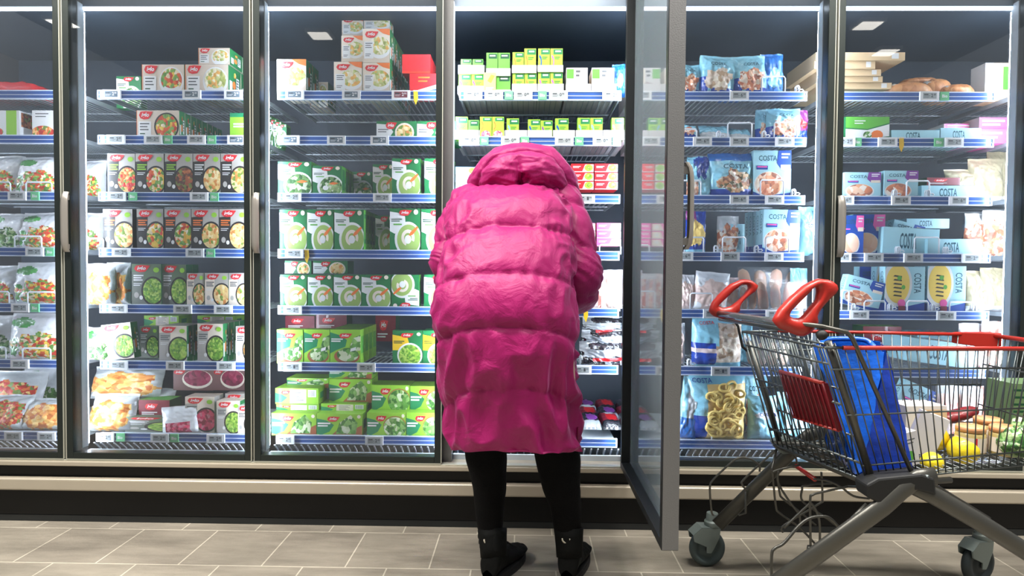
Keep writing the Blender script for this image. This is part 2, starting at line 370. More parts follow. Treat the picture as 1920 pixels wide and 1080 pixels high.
class Art:
    """paints printed shapes on one face of a carton"""
    def __init__(s, mb, mp): s.mb = mb; s.mp = mp; s.k = 0
    def _c(s, pts, m):
        s.k += 1; o = s.k
        s.mb.poly([s.mp(min(1, max(0, u)), min(1, max(0, v)), o) for u, v in pts], m)
    def rect(s, x0, x1, y0, y1, m): s._c([(x0, y0), (x1, y0), (x1, y1), (x0, y1)], m)
    def poly(s, pts, m): s._c(pts, m)
    def ell(s, cx, cy, rx, ry, m, n=22, a0=0, a1=2*pi): s._c([(cx+rx*cos(a0+(a1-a0)*i/n), cy+ry*sin(a0+(a1-a0)*i/n)) for i in range(n if a1-a0 > 6.2 else n+1)], m)
    def ring(s, cx, cy, rx, ry, w, m, a0=0, a1=2*pi, n=24):
        s.k += 1; o = s.k
        C = lambda u, v: s.mp(min(1, max(0, u)), min(1, max(0, v)), o)
        for i in range(n):
            a, b = a0+(a1-a0)*i/n, a0+(a1-a0)*(i+1)/n
            s.mb.poly([C(cx+rx*cos(a), cy+ry*sin(a)), C(cx+rx*cos(b), cy+ry*sin(b)), C(cx+rx*(1-w)*cos(b), cy+ry*(1-w)*sin(b)), C(cx+rx*(1-w)*cos(a), cy+ry*(1-w)*sin(a))], m)
    def lines(s, x0, x1, y0, y1, n, m, fill=.5):
        h = (y1-y0)/n
        for i in range(n):
            s.k += 1; xe = x0+(x1-x0)*(1, .8, .92, .6, .85)[i % 5]
            s.mb.poly([s.mp(u, v, s.k) for u, v in ((x0, y1-h*(i+fill)), (xe, y1-h*(i+fill)), (xe, y1-h*i), (x0, y1-h*i))], m)
            s.k -= 1
        s.k += 1
    def text(s, t, x0, x1, y0, y1, m, **k):
        s.k += 1; o = s.k; text(s.mb, t, x0, x1, y0, y1, m, lambda u, v: s.mp(u, v, o), **k)
    def vtext(s, t, x0, x1, y0, y1, m, **k):
        s.k += 1; o = s.k
        text(s.mb, t, 0, 1, 0, 1, m, lambda u, v: s.mp(x0+(x1-x0)*v, y1-(y1-y0)*u, o), **k)
    def logo(s, cx, cy, w, h):
        s.poly([(cx-w*.5, cy), (cx-w*.38, cy+h*.42), (cx, cy+h*.5), (cx+w*.58, cy+h*.42), (cx+w*.42, cy-h*.05), (cx+w*.25, cy-h*.42), (cx-w*.12, cy-h*.5), (cx-w*.38, cy-h*.36)], c_red)
        s.text('iglo', cx-w*.3, cx+w*.3, cy-h*.34, cy+h*.32, c_white, bold=.03, shear=.25)
def carton(w, h, d, base, side=None, top=None, paint=None, spaint=None, tpaint=None):
    mb = MB(); side = side or base; top = top or base
    b = len(mb.v); mb.v += [(x, y, z) for z in (0, h) for y in (0, d) for x in (-w/2, w/2)]
    for q, m in (((0, 2, 3, 1), base), ((4, 5, 7, 6), top), ((0, 1, 5, 4), base), ((2, 6, 7, 3), base), ((0, 4, 6, 2), side), ((1, 3, 7, 5), side)): mb.face([b+i for i in q], m)
    E = .00025
    if paint: paint(Art(mb, lambda u, v, k: ((u-.5)*w, -E*k, v*h)))
    if spaint:
        spaint(Art(mb, lambda u, v, k: (w/2+E*k, u*d, v*h))); spaint(Art(mb, lambda u, v, k: (-w/2-E*k, (1-u)*d, v*h)))
    if tpaint: tpaint(Art(mb, lambda u, v, k: ((u-.5)*w, v*d, h+E*k)))
    return mb.mesh('carton')
def sidegreen(a):
    a.rect(.1, .3, .15, .5, c_white); a.ell(.45, .4, .12, .14, c_orange); a.rect(.62, .85, .2, .7, c_white); a.lines(.64, .82, .25, .65, 4, c_text); a.ell(.5, .75, .1, .1, f_veg)
def p_soupl(f, foot=c_white, pan=False):
    def p(a):
        a.rect(0, .012, 0, 1, c_orange)
        a.ell(.70, .42, .29, .50, c_pan if pan else foot, 28); a.ell(.70, .47 if not pan else .42, .25, .40 if not pan else .45, f, 28)
        if not pan: a.ell(.70, .12, .2, .22, foot, 20); a.ell(.70, .52, .24, .34, f, 24)
        a.rect(.05, .34, .08, .60, c_white); a.lines(.08, .3, .22, .54, 3, c_text, .4); a.lines(.08, .2, .1, .18, 1, c_dkgreen, .5)
        a.logo(.21, .82, .3, .3)
    return p
def p_soupp(a):
    a.poly([(0, 0), (1, 0), (1, .3), (0, .2)], c_beige); a.ell(.62, .45, .42, .33, c_white); a.ell(.62, .5, .37, .27, f_soup)
    a.poly([(.5, 1), (1, 1), (1, .8), (.75, .86)], c_orange); a.rect(.06, .40, .12, .62, c_white); a.lines(.1, .36, .4, .58, 3, c_text, .4); a.lines(.1, .3, .16, .26, 2, c_text, .4)
    a.logo(.32, .83, .46, .2)
def p_stir(f, head, lab=c_black):
    def p(a):
        a.poly([(0, 0), (0, .8), (.42, .84), (.40, .4), (.55, 0)], lab); a.ell(.72, .36, .40, .345, c_pan, 28); a.ell(.72, .36, .34, .30, f, 28)
        a.lines(.06, .40, .58, .74, 3, head, .55); a.lines(.06, .34, .46, .54, 2, c_white, .4); a.ell(.16, .26, .08, .07, c_grey); a.ell(.32, .2, .06, .05, c_white)
        a.ell(.84, .86, .1, .06, c_lime); a.logo(.34, .89, .5, .17)
    return p
def p_spin(kind='swirl'):
    def p(a):
        a.poly([(0, .48), (0, .93), (.28, .9), (.5, .82), (.52, .62), (.34, .5), (.16, .42)], c_white)
        a.ell(.60, .30, .44, .40, c_white, 30)
        a.ell(.62, .29, .38, .345, f_green if kind == 'veg' else c_soup, 30)
        if kind == 'swirl':
            a.ring(.60, .33, .22, .19, .42, c_cream, -.5, 4.4); a.poly([(.62, .36), (.68, .46), (.9, .60), (.94, .56), (.76, .40)], c_orange); a.ell(.60, .29, .11, .1, c_white, 14)
        elif kind == 'veg':
            a.ell(.45, .26, .1, .08, c_white, 14); a.poly([(.55, .4), (.7, .46), (.9, .42), (.72, .36)], c_orange)
        a.lines(.05, .4, .68, .76, 2, c_dkgreen, .5); a.lines(.12, .4, .6, .65, 1, c_mid, .6)
        a.ell(.86, .92, .075, .06, c_cream, 14); a.logo(.5, .9, .4, .14)
    return p
def p_herbp(a):
    a.poly([(0, .3), (0, .92), (.3, .84), (.55, .7), (.5, .5), (.2, .4)], c_leaf); a.ell(.55, .22, .42, .22, c_terra, 24); a.ell(.58, .27, .36, .2, f_herb, 24)
    a.poly([(.6, .35), (.75, .75), (1, .85), (1, .4)], f_herb); a.lines(.04, .42, .62, .74, 2, c_white, .6); a.poly([(.68, .45), (.86, .5), (.84, .4), (.66, .36)], c_white); a.logo(.5, .82, .4, .15)
def p_yell(a):
    a.poly([(0, .42), (0, .88), (.5, .8), (.6, .5), (.3, .42)], c_yellow); a.ell(.58, .28, .42, .36, c_white, 26); a.ell(.58, .27, .37, .32, f_peas, 26)
    a.lines(.04, .4, .6, .7, 2, c_dkgreen, .5); a.logo(.48, .86, .4, .14); a.ell(.88, .9, .07, .05, c_cream, 12)
def p_herbl(leaf):
    def p(a):
        a.poly([(0, .1), (0, .78), (.2, .7), (.38, .5), (.28, .2), (.1, .05)], c_leaf)
        if leaf: a.ring(.72, .45, .30, .42, .08, c_terra); a.ell(.72, .4, .29, .42, f_herb, 26)
        else: a.poly([(.3, 0), (.5, .35), (.8, .3), (1, .5), (1, 0)], c_terra); a.poly([(.42, .1), (.5, .6), (.75, .95), (.9, .6), (.86, .1)], f_herb)
        a.lines(.02, .3, .38, .6, 2, c_white, .6); a.logo(.36, .76, .26, .24); a.ell(.93, .88, .04, .08, c_cream, 12)
    return p
def p_nutri(a):
    a.poly([(0, .1), (0, .7), (.15, .6), (.28, .4), (.15, .1)], c_leaf); a.rect(.34, .72, .05, .92, c_cream); a.lines(.4, .66, .15, .85, 6, c_text, .3)
    a.rect(.76, .95, .45, .9, c_white)
    for i in range(7): a.rect(.78+i*.022, .788+i*.022, .5, .85, c_text); a.k -= 1
    a.k += 1; a.logo(.24, .72, .2, .26)
def p_cube(acc):
    def p(a):
        a.rect(.25, .98, .72, .96, c_green); a.lines(.4, .85, .78, .9, 1, c_white, .6); a.ring(.1, .35, .22, .34, .4, acc, -pi/2, pi/2); a.lines(.35, .8, .45, .6, 2, c_green, .35)
    return p
def p_white_herb(a):
    a.rect(.02, .35, .6, .95, c_mid); a.rect(.68, .98, .3, .95, c_cream); a.lines(.45, .65, .6, .9, 2, c_text, .5); a.poly([(.3, .4), (.6, .5), (.98, .2), (.9, 0), (.5, .1)], c_grey); a.rect(.1, .5, .05, .2, c_mid); a.rect(.84, .98, .1, .3, c_orange)
def p_fish(col, acc):
    def p(a):
        a.rect(0, 1, 0, .08, c_white); a.lines(.08, .42, .4, .72, 2, c_white, .45); a.poly([(.5, .1), (.62, .9), (1, .9), (1, .1)], c_white if acc is c_lime else c_cream); a.ell(.78, .5, .19, .42, acc, 16); a.ell(.8, .5, .1, .26, f_peas if acc is c_lime else c_white, 12)
    return p
def p_costa(f, corner=c_navy):
    def p(a):
        a.ell(.42, .28, .40, .28, c_white, 24); a.ell(.42, .3, .36, .25, f, 24); a.poly([(0, 0), (0, .14), (.3, .04), (1, .12), (1, 0)], c_navy)
        a.poly([(.66, 1), (.62, .74), (.72, .62), (1, .62), (1, 1)], corner); a.lines(.74, .96, .8, .94, 2, c_white, .5); a.rect(.72, .98, .6, .7, c_cream)
        a.rect(.08, .38, .60, .68, c_navy); a.rect(.1, .36, .64, .67, c_pink)
        a.text('COSTA', .14, .62, .78, .89, c_teal, bold=.01)
    return p
def p_plate(a):
    a.poly([(0, .55), (.15, .3), (.5, .12), (1, .22), (1, 0), (0, 0)], c_navy); a.ell(.30, .62, .38, .50, c_white, 30); a.ell(.32, .62, .30, .42, K('print_omelette', (240, 206, 96)), 28)
    for i in range(6):
        y = .36+i*.085; a.poly([(.2, y), (.24, y+.03), (.42, y+.01), (.42, y-.02)], c_pan); a.k -= 1
    a.k += 1; a.ell(.36, .75, .06, .05, c_mid, 10); a.ell(.46, .55, .05, .05, c_mid, 10); a.ell(.42, .2, .1, .09, c_pink, 14); a.rect(.34, .52, 0, .14, c_maroon)
    a.vtext('COSTA', .72, .90, .42, .86, c_teal, bold=.01)
def p_costaside(a): a.vtext('COSTA', .3, .7, .45, .9, c_teal, bold=.0); a.rect(0, 1, 0, .2, c_navy)
def p_leafbox(a): a.poly([(0, .55), (0, 1), (1, 1), (1, .75), (.5, .5)], c_mid); a.poly([(0, .0), (1, .2), (1, .7), (.5, .45), (0, .5)], c_white); a.ell(.72, .25, .14, .2, c_orange, 12); a.lines(.2, .45, .65, .85, 2, c_white, .4); a.ell(.5, .25, .1, .15, f_green, 12)
def p_whitebox(a): a.rect(.72, .94, 0, 1, c_lime); a.ell(.32, .25, .34, .22, f_tomato, 18); a.lines(.1, .5, .7, .9, 2, c_text, .3)
# kind: (width, height, depth, mesh maker, name, label words, category)
CART = {}
def defc(k, w, h, d, base, paint, name, words, side=None, top=None, sp=None, tp=None): CART[k] = (w, h, d, lambda: carton(w, h, d, base, side, top, paint, sp, tp), name, words)
defc('soup1', .165, .085, .12, c_beige, p_soupl(f_veg), 'meal_carton', 'beige carton with vegetable soup bowl', c_green, c_beige, sidegreen)
defc('soup2', .165, .085, .12, c_beige, p_soupl(f_soup), 'meal_carton', 'beige carton with pale cream bowl', c_green, c_beige, sidegreen)
defc('pan1', .165, .085, .045, c_beige, p_soupl(f_veg, pan=True), 'meal_carton', 'beige carton with dark vegetable pan', c_green, c_beige, sidegreen)
defc('soupp', .11, .11, .08, c_cream, p_soupp, 'soup_carton', 'cream carton with white soup bowl', c_green, c_beige, sidegreen)
for nm, f, hd, words in (('stir1', f_tomato, c_lime, 'grey carton with red vegetable pan'), ('stir2', f_veg, c_lime, 'grey carton with bright vegetable pan'), ('stir3', f_stew, c_lime, 'grey carton with brown mushroom pan'), ('stir4', f_pasta, c_white, 'grey carton with pale noodle pan'), ('stir5', f_pasta, c_orange, 'grey carton with orange pasta pan'), ('stir6', f_veg, c_orange, 'grey carton with orange rice pan')):
    defc(nm, .11, .15, .05, c_grey, p_stir(f, hd), 'meal_carton', words, c_black, c_grey)
defc('beans', .11, .15, .05, K('print_dull_green', (96, 116, 90)), p_stir(f_peas, c_white, K('print_slate', (110, 116, 108))), 'vegetable_carton', 'dull green carton with green beans', c_dkgreen)
defc('carrot', .10, .12, .05, c_grey, p_stir(f_pasta, c_text, c_cream), 'vegetable_carton', 'light grey carton with carrot bowl', c_green)
defc('peaw', .11, .13, .05, c_cream, p_stir(f_peas, c_text, c_grey), 'vegetable_carton', 'pale carton with green pea bowl', c_green, None, sidegreen)
defc('spin', .115, .155, .05, c_green, p_spin('swirl'), 'spinach_carton', 'green carton with creamed spinach swirl', c_mid, c_green, lambda a: (a.rect(.1, .9, .2, .9, c_green), a.rect(.3, .5, .3, .8, c_lime)))
defc('spinv', .115, .125, .05, c_green, p_spin('veg'), 'vegetable_carton', 'green carton with green vegetable bowl', c_mid, c_green, lambda a: (a.rect(.1, .9, .2, .9, c_green),))
defc('herbp', .11, .13, .07, c_lime, p_herbp, 'herb_carton', 'lime green carton with herb bowl', c_lime, c_lime, lambda a: (a.rect(.1, .9, .3, .8, c_mid),))
defc('yell', .115, .13, .05, c_green, p_yell, 'pea_carton', 'green and yellow carton with pea bowl', c_green)
defc('herbl', .18, .075, .12, c_lime, p_herbl(False), 'herb_carton', 'lime carton with chopped herbs', c_lime, c_lime, lambda a: (a.rect(.2, .6, .3, .7, c_leaf),))
defc('leafl', .165, .105, .12, c_lime, p_herbl(True), 'spinach_carton', 'lime carton with leaf spinach', c_lime, c_lime, lambda a: (a.rect(.2, .6, .3, .7, c_leaf),))
defc('nutri', .18, .075, .12, c_lime, p_nutri, 'herb_carton', 'lime carton turned to its nutrition panel', c_lime, c_lime, lambda a: (a.rect(.2, .6, .3, .7, c_leaf),))
defc('vegl', .17, .06, .1, c_green, lambda a: (a.poly([(0, 0), (0, .85), (.3, .8), (.42, .4), (.3, 0)], c_white), a.ell(.7, .35, .24, .55, c_cream, 20), a.ell(.7, .35, .2, .45, f_pasta, 20), a.lines(.04, .3, .3, .55, 2, c_text, .4), a.logo(.36, .74, .26, .4)), 'vegetable_carton', 'flat green carton with pasta bowl', c_dkgreen)
for nm, acc, w in (('cubeo', c_orange, 'orange'), ('cubev', c_violet, 'violet'), ('cubeb', c_sky, 'light blue'), ('cubep', c_pink, 'pink'), ('cuben', c_navy, 'dark blue'), ('cuber', c_red, 'red')):
    defc(nm, .052, .058, .045, c_lime, p_cube(acc), 'herb_box', 'small lime herb box with ' + w + ' ring', c_mid, c_lime)
defc('cubeg', .052, .058, .045, c_mid, lambda a: (a.rect(.2, .95, .7, .95, c_dkgreen), a.lines(.3, .8, .75, .88, 1, c_white, .5)), 'herb_box', 'small dark green herb box', c_green, c_green)
defc('cubef', .052, .085, .045, c_lime, lambda a: (a.rect(.25, .98, .8, .96, c_green), a.lines(.4, .85, .84, .92, 1, c_white, .6), a.ring(.1, .6, .22, .2, .4, c_orange, -pi/2, pi/2), a.ell(.5, .2, .4, .18, food('food_onion', [(190, 110, 130), (230, 210, 214), (150, 70, 96)], 110), 16)), 'herb_box', 'taller lime onion box in front', c_mid, c_lime)
defc('pouchg', .052, .085, .03, K('print_pale_lime', (196, 216, 110)), lambda a: (a.poly([(.3, .6), (.6, .9), (.9, .85), (.6, .5)], c_lime), a.lines(.2, .8, .15, .3, 2, c_white, .5)), 'herb_box', 'pale lime herb box standing in front')
defc('wherb', .095, .07, .06, c_card, p_white_herb, 'herb_box', 'white herb box with green corner', c_cream, c_card)
defc('fishr', .095, .034, .12, c_red, p_fish(c_red, c_lime), 'fish_carton', 'flat red fish carton with green end', c_red, c_red)
defc('fishb', .095, .034, .12, c_sky, p_fish(c_sky, c_lime), 'fish_carton', 'flat blue fish carton with green end', c_sky, c_sky)
defc('fishp', .10, .032, .12, c_pink, p_fish(c_pink, c_cream), 'fish_carton', 'flat pink fish carton', c_pink, c_pink)
defc('costa', .145, .165, .05, c_costa, p_costa(f_shrimp), 'seafood_carton', 'ice blue shrimp carton', c_costa, c_costa, p_costaside)
defc('costas', .10, .085, .05, c_costa, p_costa(f_shrimp, c_violet), 'seafood_carton', 'small ice blue shrimp carton', c_costa, c_costa)
defc('plate', .15, .17, .045, c_costa, p_plate, 'fish_carton', 'ice blue fish carton with yellow plate', c_costa, c_costa, p_costaside)
defc('costab', .13, .15, .05, c_navy, p_costa(f_salmon, c_pink), 'seafood_carton', 'navy seafood carton with pink badge', c_costa, c_costa)
defc('iceflat', .3, .03, .2, c_costa, lambda a: (a.text('COSTA', .3, .6, .2, .8, c_teal),), 'seafood_carton', 'flat ice blue seafood carton', c_costa, c_costa, None, lambda a: (a.text('COSTA', .1, .5, .3, .6, c_teal), a.rect(.6, 1, 0, 1, c_navy), a.ell(.75, .5, .2, .35, f_shrimp, 20)))
defc('leafb', .19, .08, .12, c_green, p_leafbox, 'vegetable_carton', 'wide green and white vegetable carton', c_green, c_mid)
defc('redbox', .115, .07, .12, c_red, lambda a: (a.rect(0, 1, 0, .12, K('print_bright_red', (232, 60, 40))),), 'fish_carton', 'plain bright red carton', c_red, c_red)
defc('redblue', .13, .06, .12, c_red, lambda a: (a.poly([(0, 0), (1, .3), (1, 0)], c_navy), a.poly([(0, .1), (1, .5), (1, .3), (0, 0)], c_white), a.lines(.3, .7, .5, .85, 2, c_orange, .4)), 'fish_carton', 'red carton with white and blue wave', c_maroon, c_red)
defc('pinkflat', .16, .04, .2, c_pink, lambda a: (a.lines(.1, .8, .2, .8, 2, c_white, .5),), 'pastry_carton', 'flat pink and white carton', c_white, c_red, None, lambda a: (a.rect(.1, .5, .1, .9, c_white),))
defc('kraft', .26, .042, .3, c_kraft, lambda a: (a.rect(.85, .93, .2, .9, c_white), a.rect(.1, .2, .3, .8, c_cream)), 'pizza_box', 'flat kraft cardboard box', c_kraft, c_kraft)
defc('whiteb', .17, .10, .1, c_white, p_whitebox, 'meal_carton', 'white carton with green stripe', c_white, c_white, lambda a: (a.rect(.1, .9, .45, .95, f_stew),))
defc('lime', .08, .09, .06, c_lime, lambda a: (a.rect(0, 1, .84, 1, c_leaf), a.lines(.15, 1, .4, .6, 2, c_white, .6), a.logo(.85, .65, .3, .25), a.rect(.7, 1, 0, .2, c_leaf)), 'herb_carton', 'lime carton with dark green lid', c_mid, c_leaf)
defc('beet', .10, .11, .04, c_cream, p_stir(f_berry, c_text, c_grey), 'vegetable_carton', 'pale carton with red beet bowl', c_grey)
defc('beetd', .15, .085, .05, K('print_plum', (120, 84, 84)), lambda a: (a.ell(.6, .5, .38, .42, c_cream, 20), a.ell(.6, .55, .34, .36, f_beet, 20), a.logo(.15, .8, .28, .2)), 'vegetable_carton', 'plum coloured carton with beet bowl', c_dkgreen)
defc('maroonl', .12, .06, .1, c_maroon, lambda a: (a.logo(.4, .6, .4, .4), a.lines(.1, .6, .1, .3, 2, c_white, .5)), 'vegetable_carton', 'dark red carton lying flat', c_dkgreen, c_mid)
defc('brownw', .10, .15, .09, c_kraft, lambda a: (a.rect(.0, .3, 0, 1, c_white), a.rect(.65, 1, .3, .9, c_mid)), 'bread_carton', 'brown and white bread carton', c_white, c_card)
_CM = {}
BASE = {}
CNT = {}
def z_shelf(r): return RAIL[r]-.008
ITEMS = []
def word_label(words, k, r, key):
    CNT.setdefault(key, []).append((words, k, r))
def put(bay, row, kind, x0, x1, yt, Y=.172, yb=None, deep=1, rz=0, ry=0, rx=0, dx=0, hmul=1, tag='', flip=False, dgap=.004, dscale=1):
    """carton kind with its front at depth Y, filling pixels x0..x1, standing on the shelf or at pixel yb"""
    if kind not in _CM:
        _CM[kind] = CART[kind][3]()
    w, h, d, _, name, words = CART[kind]
    ym = yt if yb is None else (yt+yb)/2
    A = at(x0, ym, Y); B = at(x1, ym, Y); zt = at((x0+x1)/2, yt, Y).z
    zb = z_shelf(row) if yb is None else at((x0+x1)/2, yb, Y).z
    sx = (B.x-A.x)/w; sz = (zt-zb)/h
    for i in range(deep):
        o = link(name, _CM[kind]); o.location = ((A.x+B.x)/2+dx*i, Y+i*(d*dscale+dgap), zb)
        o.scale = (sx, dscale, sz); o.rotation_euler = (rx, ry, rz)
        if ry: o.location.z += abs(sin(ry))*w*sx/2
        if flip: o.rotation_euler = (0, pi, 0); o.location.z += h*sz
        o['category'] = 'carton' if 'carton' in name else 'box'; ITEMS.append((o, words, bay, row, (A.x+B.x)/2, Y+i*.1, zb))
    return o
# ================================================================ goods: bags and packs
b_white = mat('film_white', (226, 230, 234), .22, coat=.6, bump=(38, .55)); b_clear = mat('film_clear_body', (206, 212, 214), .16, coat=.8, bump=(38, .55)); b_green = mat('film_green', (70, 150, 70), .22, coat=.6, bump=(38, .55))
b_costa = mat('film_ice_blue', (140, 202, 222), .2, coat=.7, bump=(38, .55)); b_blue = mat('film_blue', (40, 110, 190), .2, coat=.7, bump=(38, .55)); b_navy = mat('film_navy', (26, 64, 160), .2, coat=.7, bump=(38, .55))
b_grey = mat('film_smoky', (150, 158, 164), .14, coat=.9, bump=(38, .55)); b_red = mat('film_red', (206, 36, 40), .22, coat=.6, bump=(38, .55)); b_pinkw = mat('film_pinkish', (226, 206, 204), .18, coat=.8, bump=(38, .55)); b_yel = mat('film_yellow', (252, 220, 150), .25, coat=.5, bump=(38, .55))
b_dark = mat('film_black', (26, 28, 34), .2, coat=.8, bump=(38, .55)); b_tan = mat('film_tan', (176, 166, 134), .25, coat=.6, bump=(38, .55)); b_purple = mat('film_purple', (130, 40, 120), .22, coat=.6, bump=(38, .55))
c_ring = mat('squid_ring_batter', (255, 218, 128), .5, var=.08, bump=(120, .2))
clr = film('clear_film', (240, 244, 248), .12, .12)
def noisy(x, y, s, o): return noise.noise(Vector((x*s, y*s, o)))
def bag(w, h, t, mf, seed=0, crump=1.0, seal=.05, lean=0, txt=(), extra=None, cut=0.0):
    """a pillow pouch standing on its lower edge, front at -y"""
    mb = MB(); o = seed*7.3+1.1; nu, nv = 30, 36
    def body(u, v, sgn):
        e = max(0, 1-abs(2*u-1)**3.2)**.5; sv = min(1, max(0, (v-seal*.4)/.16)); st = min(1, max(0, (1-seal-v)/.30))
        k = e*(sv*(2-sv))**.5*(st*(2-st))**.75*(1.12-.35*v)
        wx = 1-.10*k*(.5) + .02*noisy(0, v, 5, o)
        x = (u-.5)*w*wx; z = v*h*(1-.03*k)+(.02*h*noisy(u, .3, 3, o+5) if v > .5 else 0)*v
        n = .012*crump*noisy(u*w*10, v*h*10, 1.7, o+sgn)+.012*crump*abs(noisy(u*w*10+v*2, v*h*10-u, 3.6, o+3*sgn))
        n *= min(1, .3+k*1.4)
        y = -sgn*(k*t/2)+n*(-sgn) + .012*crump*noisy(u, v, 2.2, o+9)*(1-k)*(v > .6)
        return Vector((x + lean*v*v*h, y, z))
    mb.grid(lambda u, v: body(u, v, 1), nu, nv, b_white, mf=mf)
    mb.grid(lambda u, v: body(u, v, -1), nu, nv, b_white, mf=lambda u, v: mf(.5, .8), flip=True)
    for (tx, x0, x1, y0, y1, m) in txt:
        text(mb, tx, x0, x1, y0, y1, m, lambda u, v: body(u, v, 1)+Vector((0, -.0022, 0)), bold=.01)
    if extra: extra(mb, body)
    return mb.mesh('bag')
def inel(u, v, cx, cy, rx, ry): return ((u-cx)/rx)**2+((v-cy)/ry)**2 < 1+.9*noise.noise(Vector((u*5+cx*9, v*5, rx*20)))
def mf_veg(f, leaf=True):
    def g(u, v):
        if v > .5 and leaf and inel(u, v, .25, .78, .22, .13): return b_green
        if inel(u, v, .58, .28, .44, .28): return f
        if inel(u, v, .15, .3, .1, .2): return b_green if leaf else b_white
        return b_white
    return g
def mf_win(f, body_=None): return lambda u, v: (f if inel(u, v, .5, .40, .5, .40) else (body_ or b_clear))
def mf_costa(f, c=None, win=(.5, .38, .36, .30)):
    def g(u, v):
        if inel(u, v, *win): return f
        if v < .16 and u > .3: return b_navy
        if u < .2 and v < .45: return c or b_navy
        return b_costa
    return g
def mf_slim(u, v):
    return b_blue if v < .35 else (b_white if .3 < u < .75 and v < .9 else b_costa)
def ex_rings(mb, body):
    rr = random.Random(5)
    for i in range(46):
        u = .34+.56*rr.random(); v = .12+.74*rr.random(); p = body(u, v, 1); R0 = rr.uniform(.013, .019)
        M = Matrix.Translation(p+Vector((0, .001-.008*rr.random(), 0))) @ Euler((pi/2+rr.uniform(-.7, .7), rr.uniform(-.6, .6), rr.uniform(-.5, .5))).to_matrix().to_4x4()
        mb.tube([M @ Vector((R0*cos(a*pi/6), R0*.85*sin(a*pi/6), 0)) for a in range(12)], .0052, c_ring, 6, closed=True)
def fillets(n, w, h, m1, m2):
    """vacuum pack of upright fish fillets"""
    def mk():
        mb = MB()
        for i in range(n):
            cx = (i-(n-1)/2)*w/n
            def f(u, v, cx=cx, i=i):
                a = (u)*2*pi; k = max(0, 1-abs(2*v-1)**3.5)**.5
                return Vector((cx+cos(a)*w/n*.46*k*(1-.12*v)+.01*v*(i-1), -.012+sin(a)*.018*k+.02*v, v*h*(1-.06*(i % 2))))
            mb.grid(f, 14, 12, m1, wrapu=True, mf=lambda u, v: m2 if .0 < u < .08 else m1)
        def g(u, v):
            k = max(0, 1-abs(2*u-1)**4)**.5*max(0, 1-abs(2*v-1)**4)**.5
            return Vector(((u-.5)*w*1.08, -.012-.024*k-.003*noisy(u, v, 9, 3), v*h*1.08))
        mb.grid(g, 14, 12, clr)
        return mb.mesh('pack')
    return mk
def trayp(w, h, d, cols):
    """flat shrink-wrapped pack lying on the shelf"""
    def mk():
        mb = MB()
        def f(u, v):
            k = max(0, 1-abs(2*u-1)**6)**.5*max(0, 1-abs(2*v-1)**6)**.5
            return Vector(((u-.5)*w, v*d, h*(.3+.7*k)+.004*noisy(u*w*30, v*d*30, 1, 2)))
        mb.grid(f, 16, 12, cols[0], mf=lambda u, v: cols[1] if inel(u, v, .55, .5, .28, .3) else (cols[2] if v < .14 else cols[0]))
        mb.box(-w/2, w/2, 0, d, 0, h*.3, cols[2])
        for i in range(3): mb.box(-w*.3+i*w*.22, -w*.3+i*w*.22+w*.08, -.0012, 0, .1*h, .28*h, c_white)
        return mb.mesh('pack')
    return mk
def loaf(w, h, d):
    def mk():
        mb = MB()
        def f(u, v):
            a = u*2*pi; k = max(0, 1-abs(2*v-1)**2.6)**.5
            return Vector(((v-.5)*w, d/2-cos(a)*d/2*k, h/2+sin(a)*h/2*k+.004*noisy(u*3, v*5, 2, 1)))
        mb.grid(f, 16, 18, f_bread, wrapu=True, mf=lambda u, v: b_clear if (.1 < v < .25 and .1 < u < .5) else f_bread)
        return mb.mesh('pack')
    return mk
BAGS = {}
def defb(k, w, h, mk, name, words, nvar=1): BAGS[k] = (w, h, mk, name, words, nvar)
defb('vega', .20, .20, lambda s=0: bag(.20, .20, .09, mf_veg(f_veg), s), 'vegetable_bag', 'white bag of mixed vegetables', 3)
defb('vegb', .18, .18, lambda s=0: bag(.18, .18, .08, mf_veg(f_green), s+4), 'vegetable_bag', 'white bag of green vegetables', 2)
defb('fry', .20, .16, lambda s=0: bag(.20, .16, .08, mf_win(f_fry, b_clear), s+8), 'potato_bag', 'clear bag of golden potato pieces', 3)
defb('tom', .18, .18, lambda s=0: bag(.18, .18, .08, mf_win(f_tomato, b_clear), s+12), 'vegetable_bag', 'clear bag of red vegetables', 2)
defb('berry', .14, .11, lambda s=0: bag(.14, .11, .04, lambda u, v: f_berry if v < .42 and .12 < u < .85 else b_white, s+2, .5), 'fruit_bag', 'white bag with pink berries', 1)
defb('costa1', .18, .17, lambda s=0: bag(.18, .17, .08, mf_costa(f_shrimp), s+3, txt=[('COSTA', .3, .75, .74, .82, c_teal)]), 'shrimp_bag', 'ice blue bag of shrimps', 2)
defb('costa2', .18, .17, lambda s=0: bag(.18, .17, .08, mf_costa(f_scallop), s+6, txt=[('COSTA', .25, .7, .74, .82, c_teal)]), 'squid_bag', 'ice blue bag of pale squid', 2)
defb('costa3', .2, .2, lambda s=0: bag(.2, .2, .08, lambda u, v: b_blue if v > .84 else (f_mix if inel(u, v, .55, .38, .4, .24) else (b_navy if v < .2 else b_costa)), s+9, txt=[('COSTA', .3, .85, .66, .76, c_teal)]), 'shrimp_bag', 'blue topped bag of shrimps', 1)
defb('costa4', .2, .2, lambda s=0: bag(.2, .2, .09, lambda u, v: f_scallop if (u > .5 and v > .45 and v < .9) or (u > .42 and .12 < v <= .45) else (b_navy if u < .42 and .06 < v < .5 and not .3 < v < .38 else (b_pinkw if .3 < v < .38 and u < .42 else b_costa)), s+11, txt=[('COSTA', .12, .42, .86, .92, c_red)]), 'seafood_bag', 'pale blue bag of white seafood', 1)
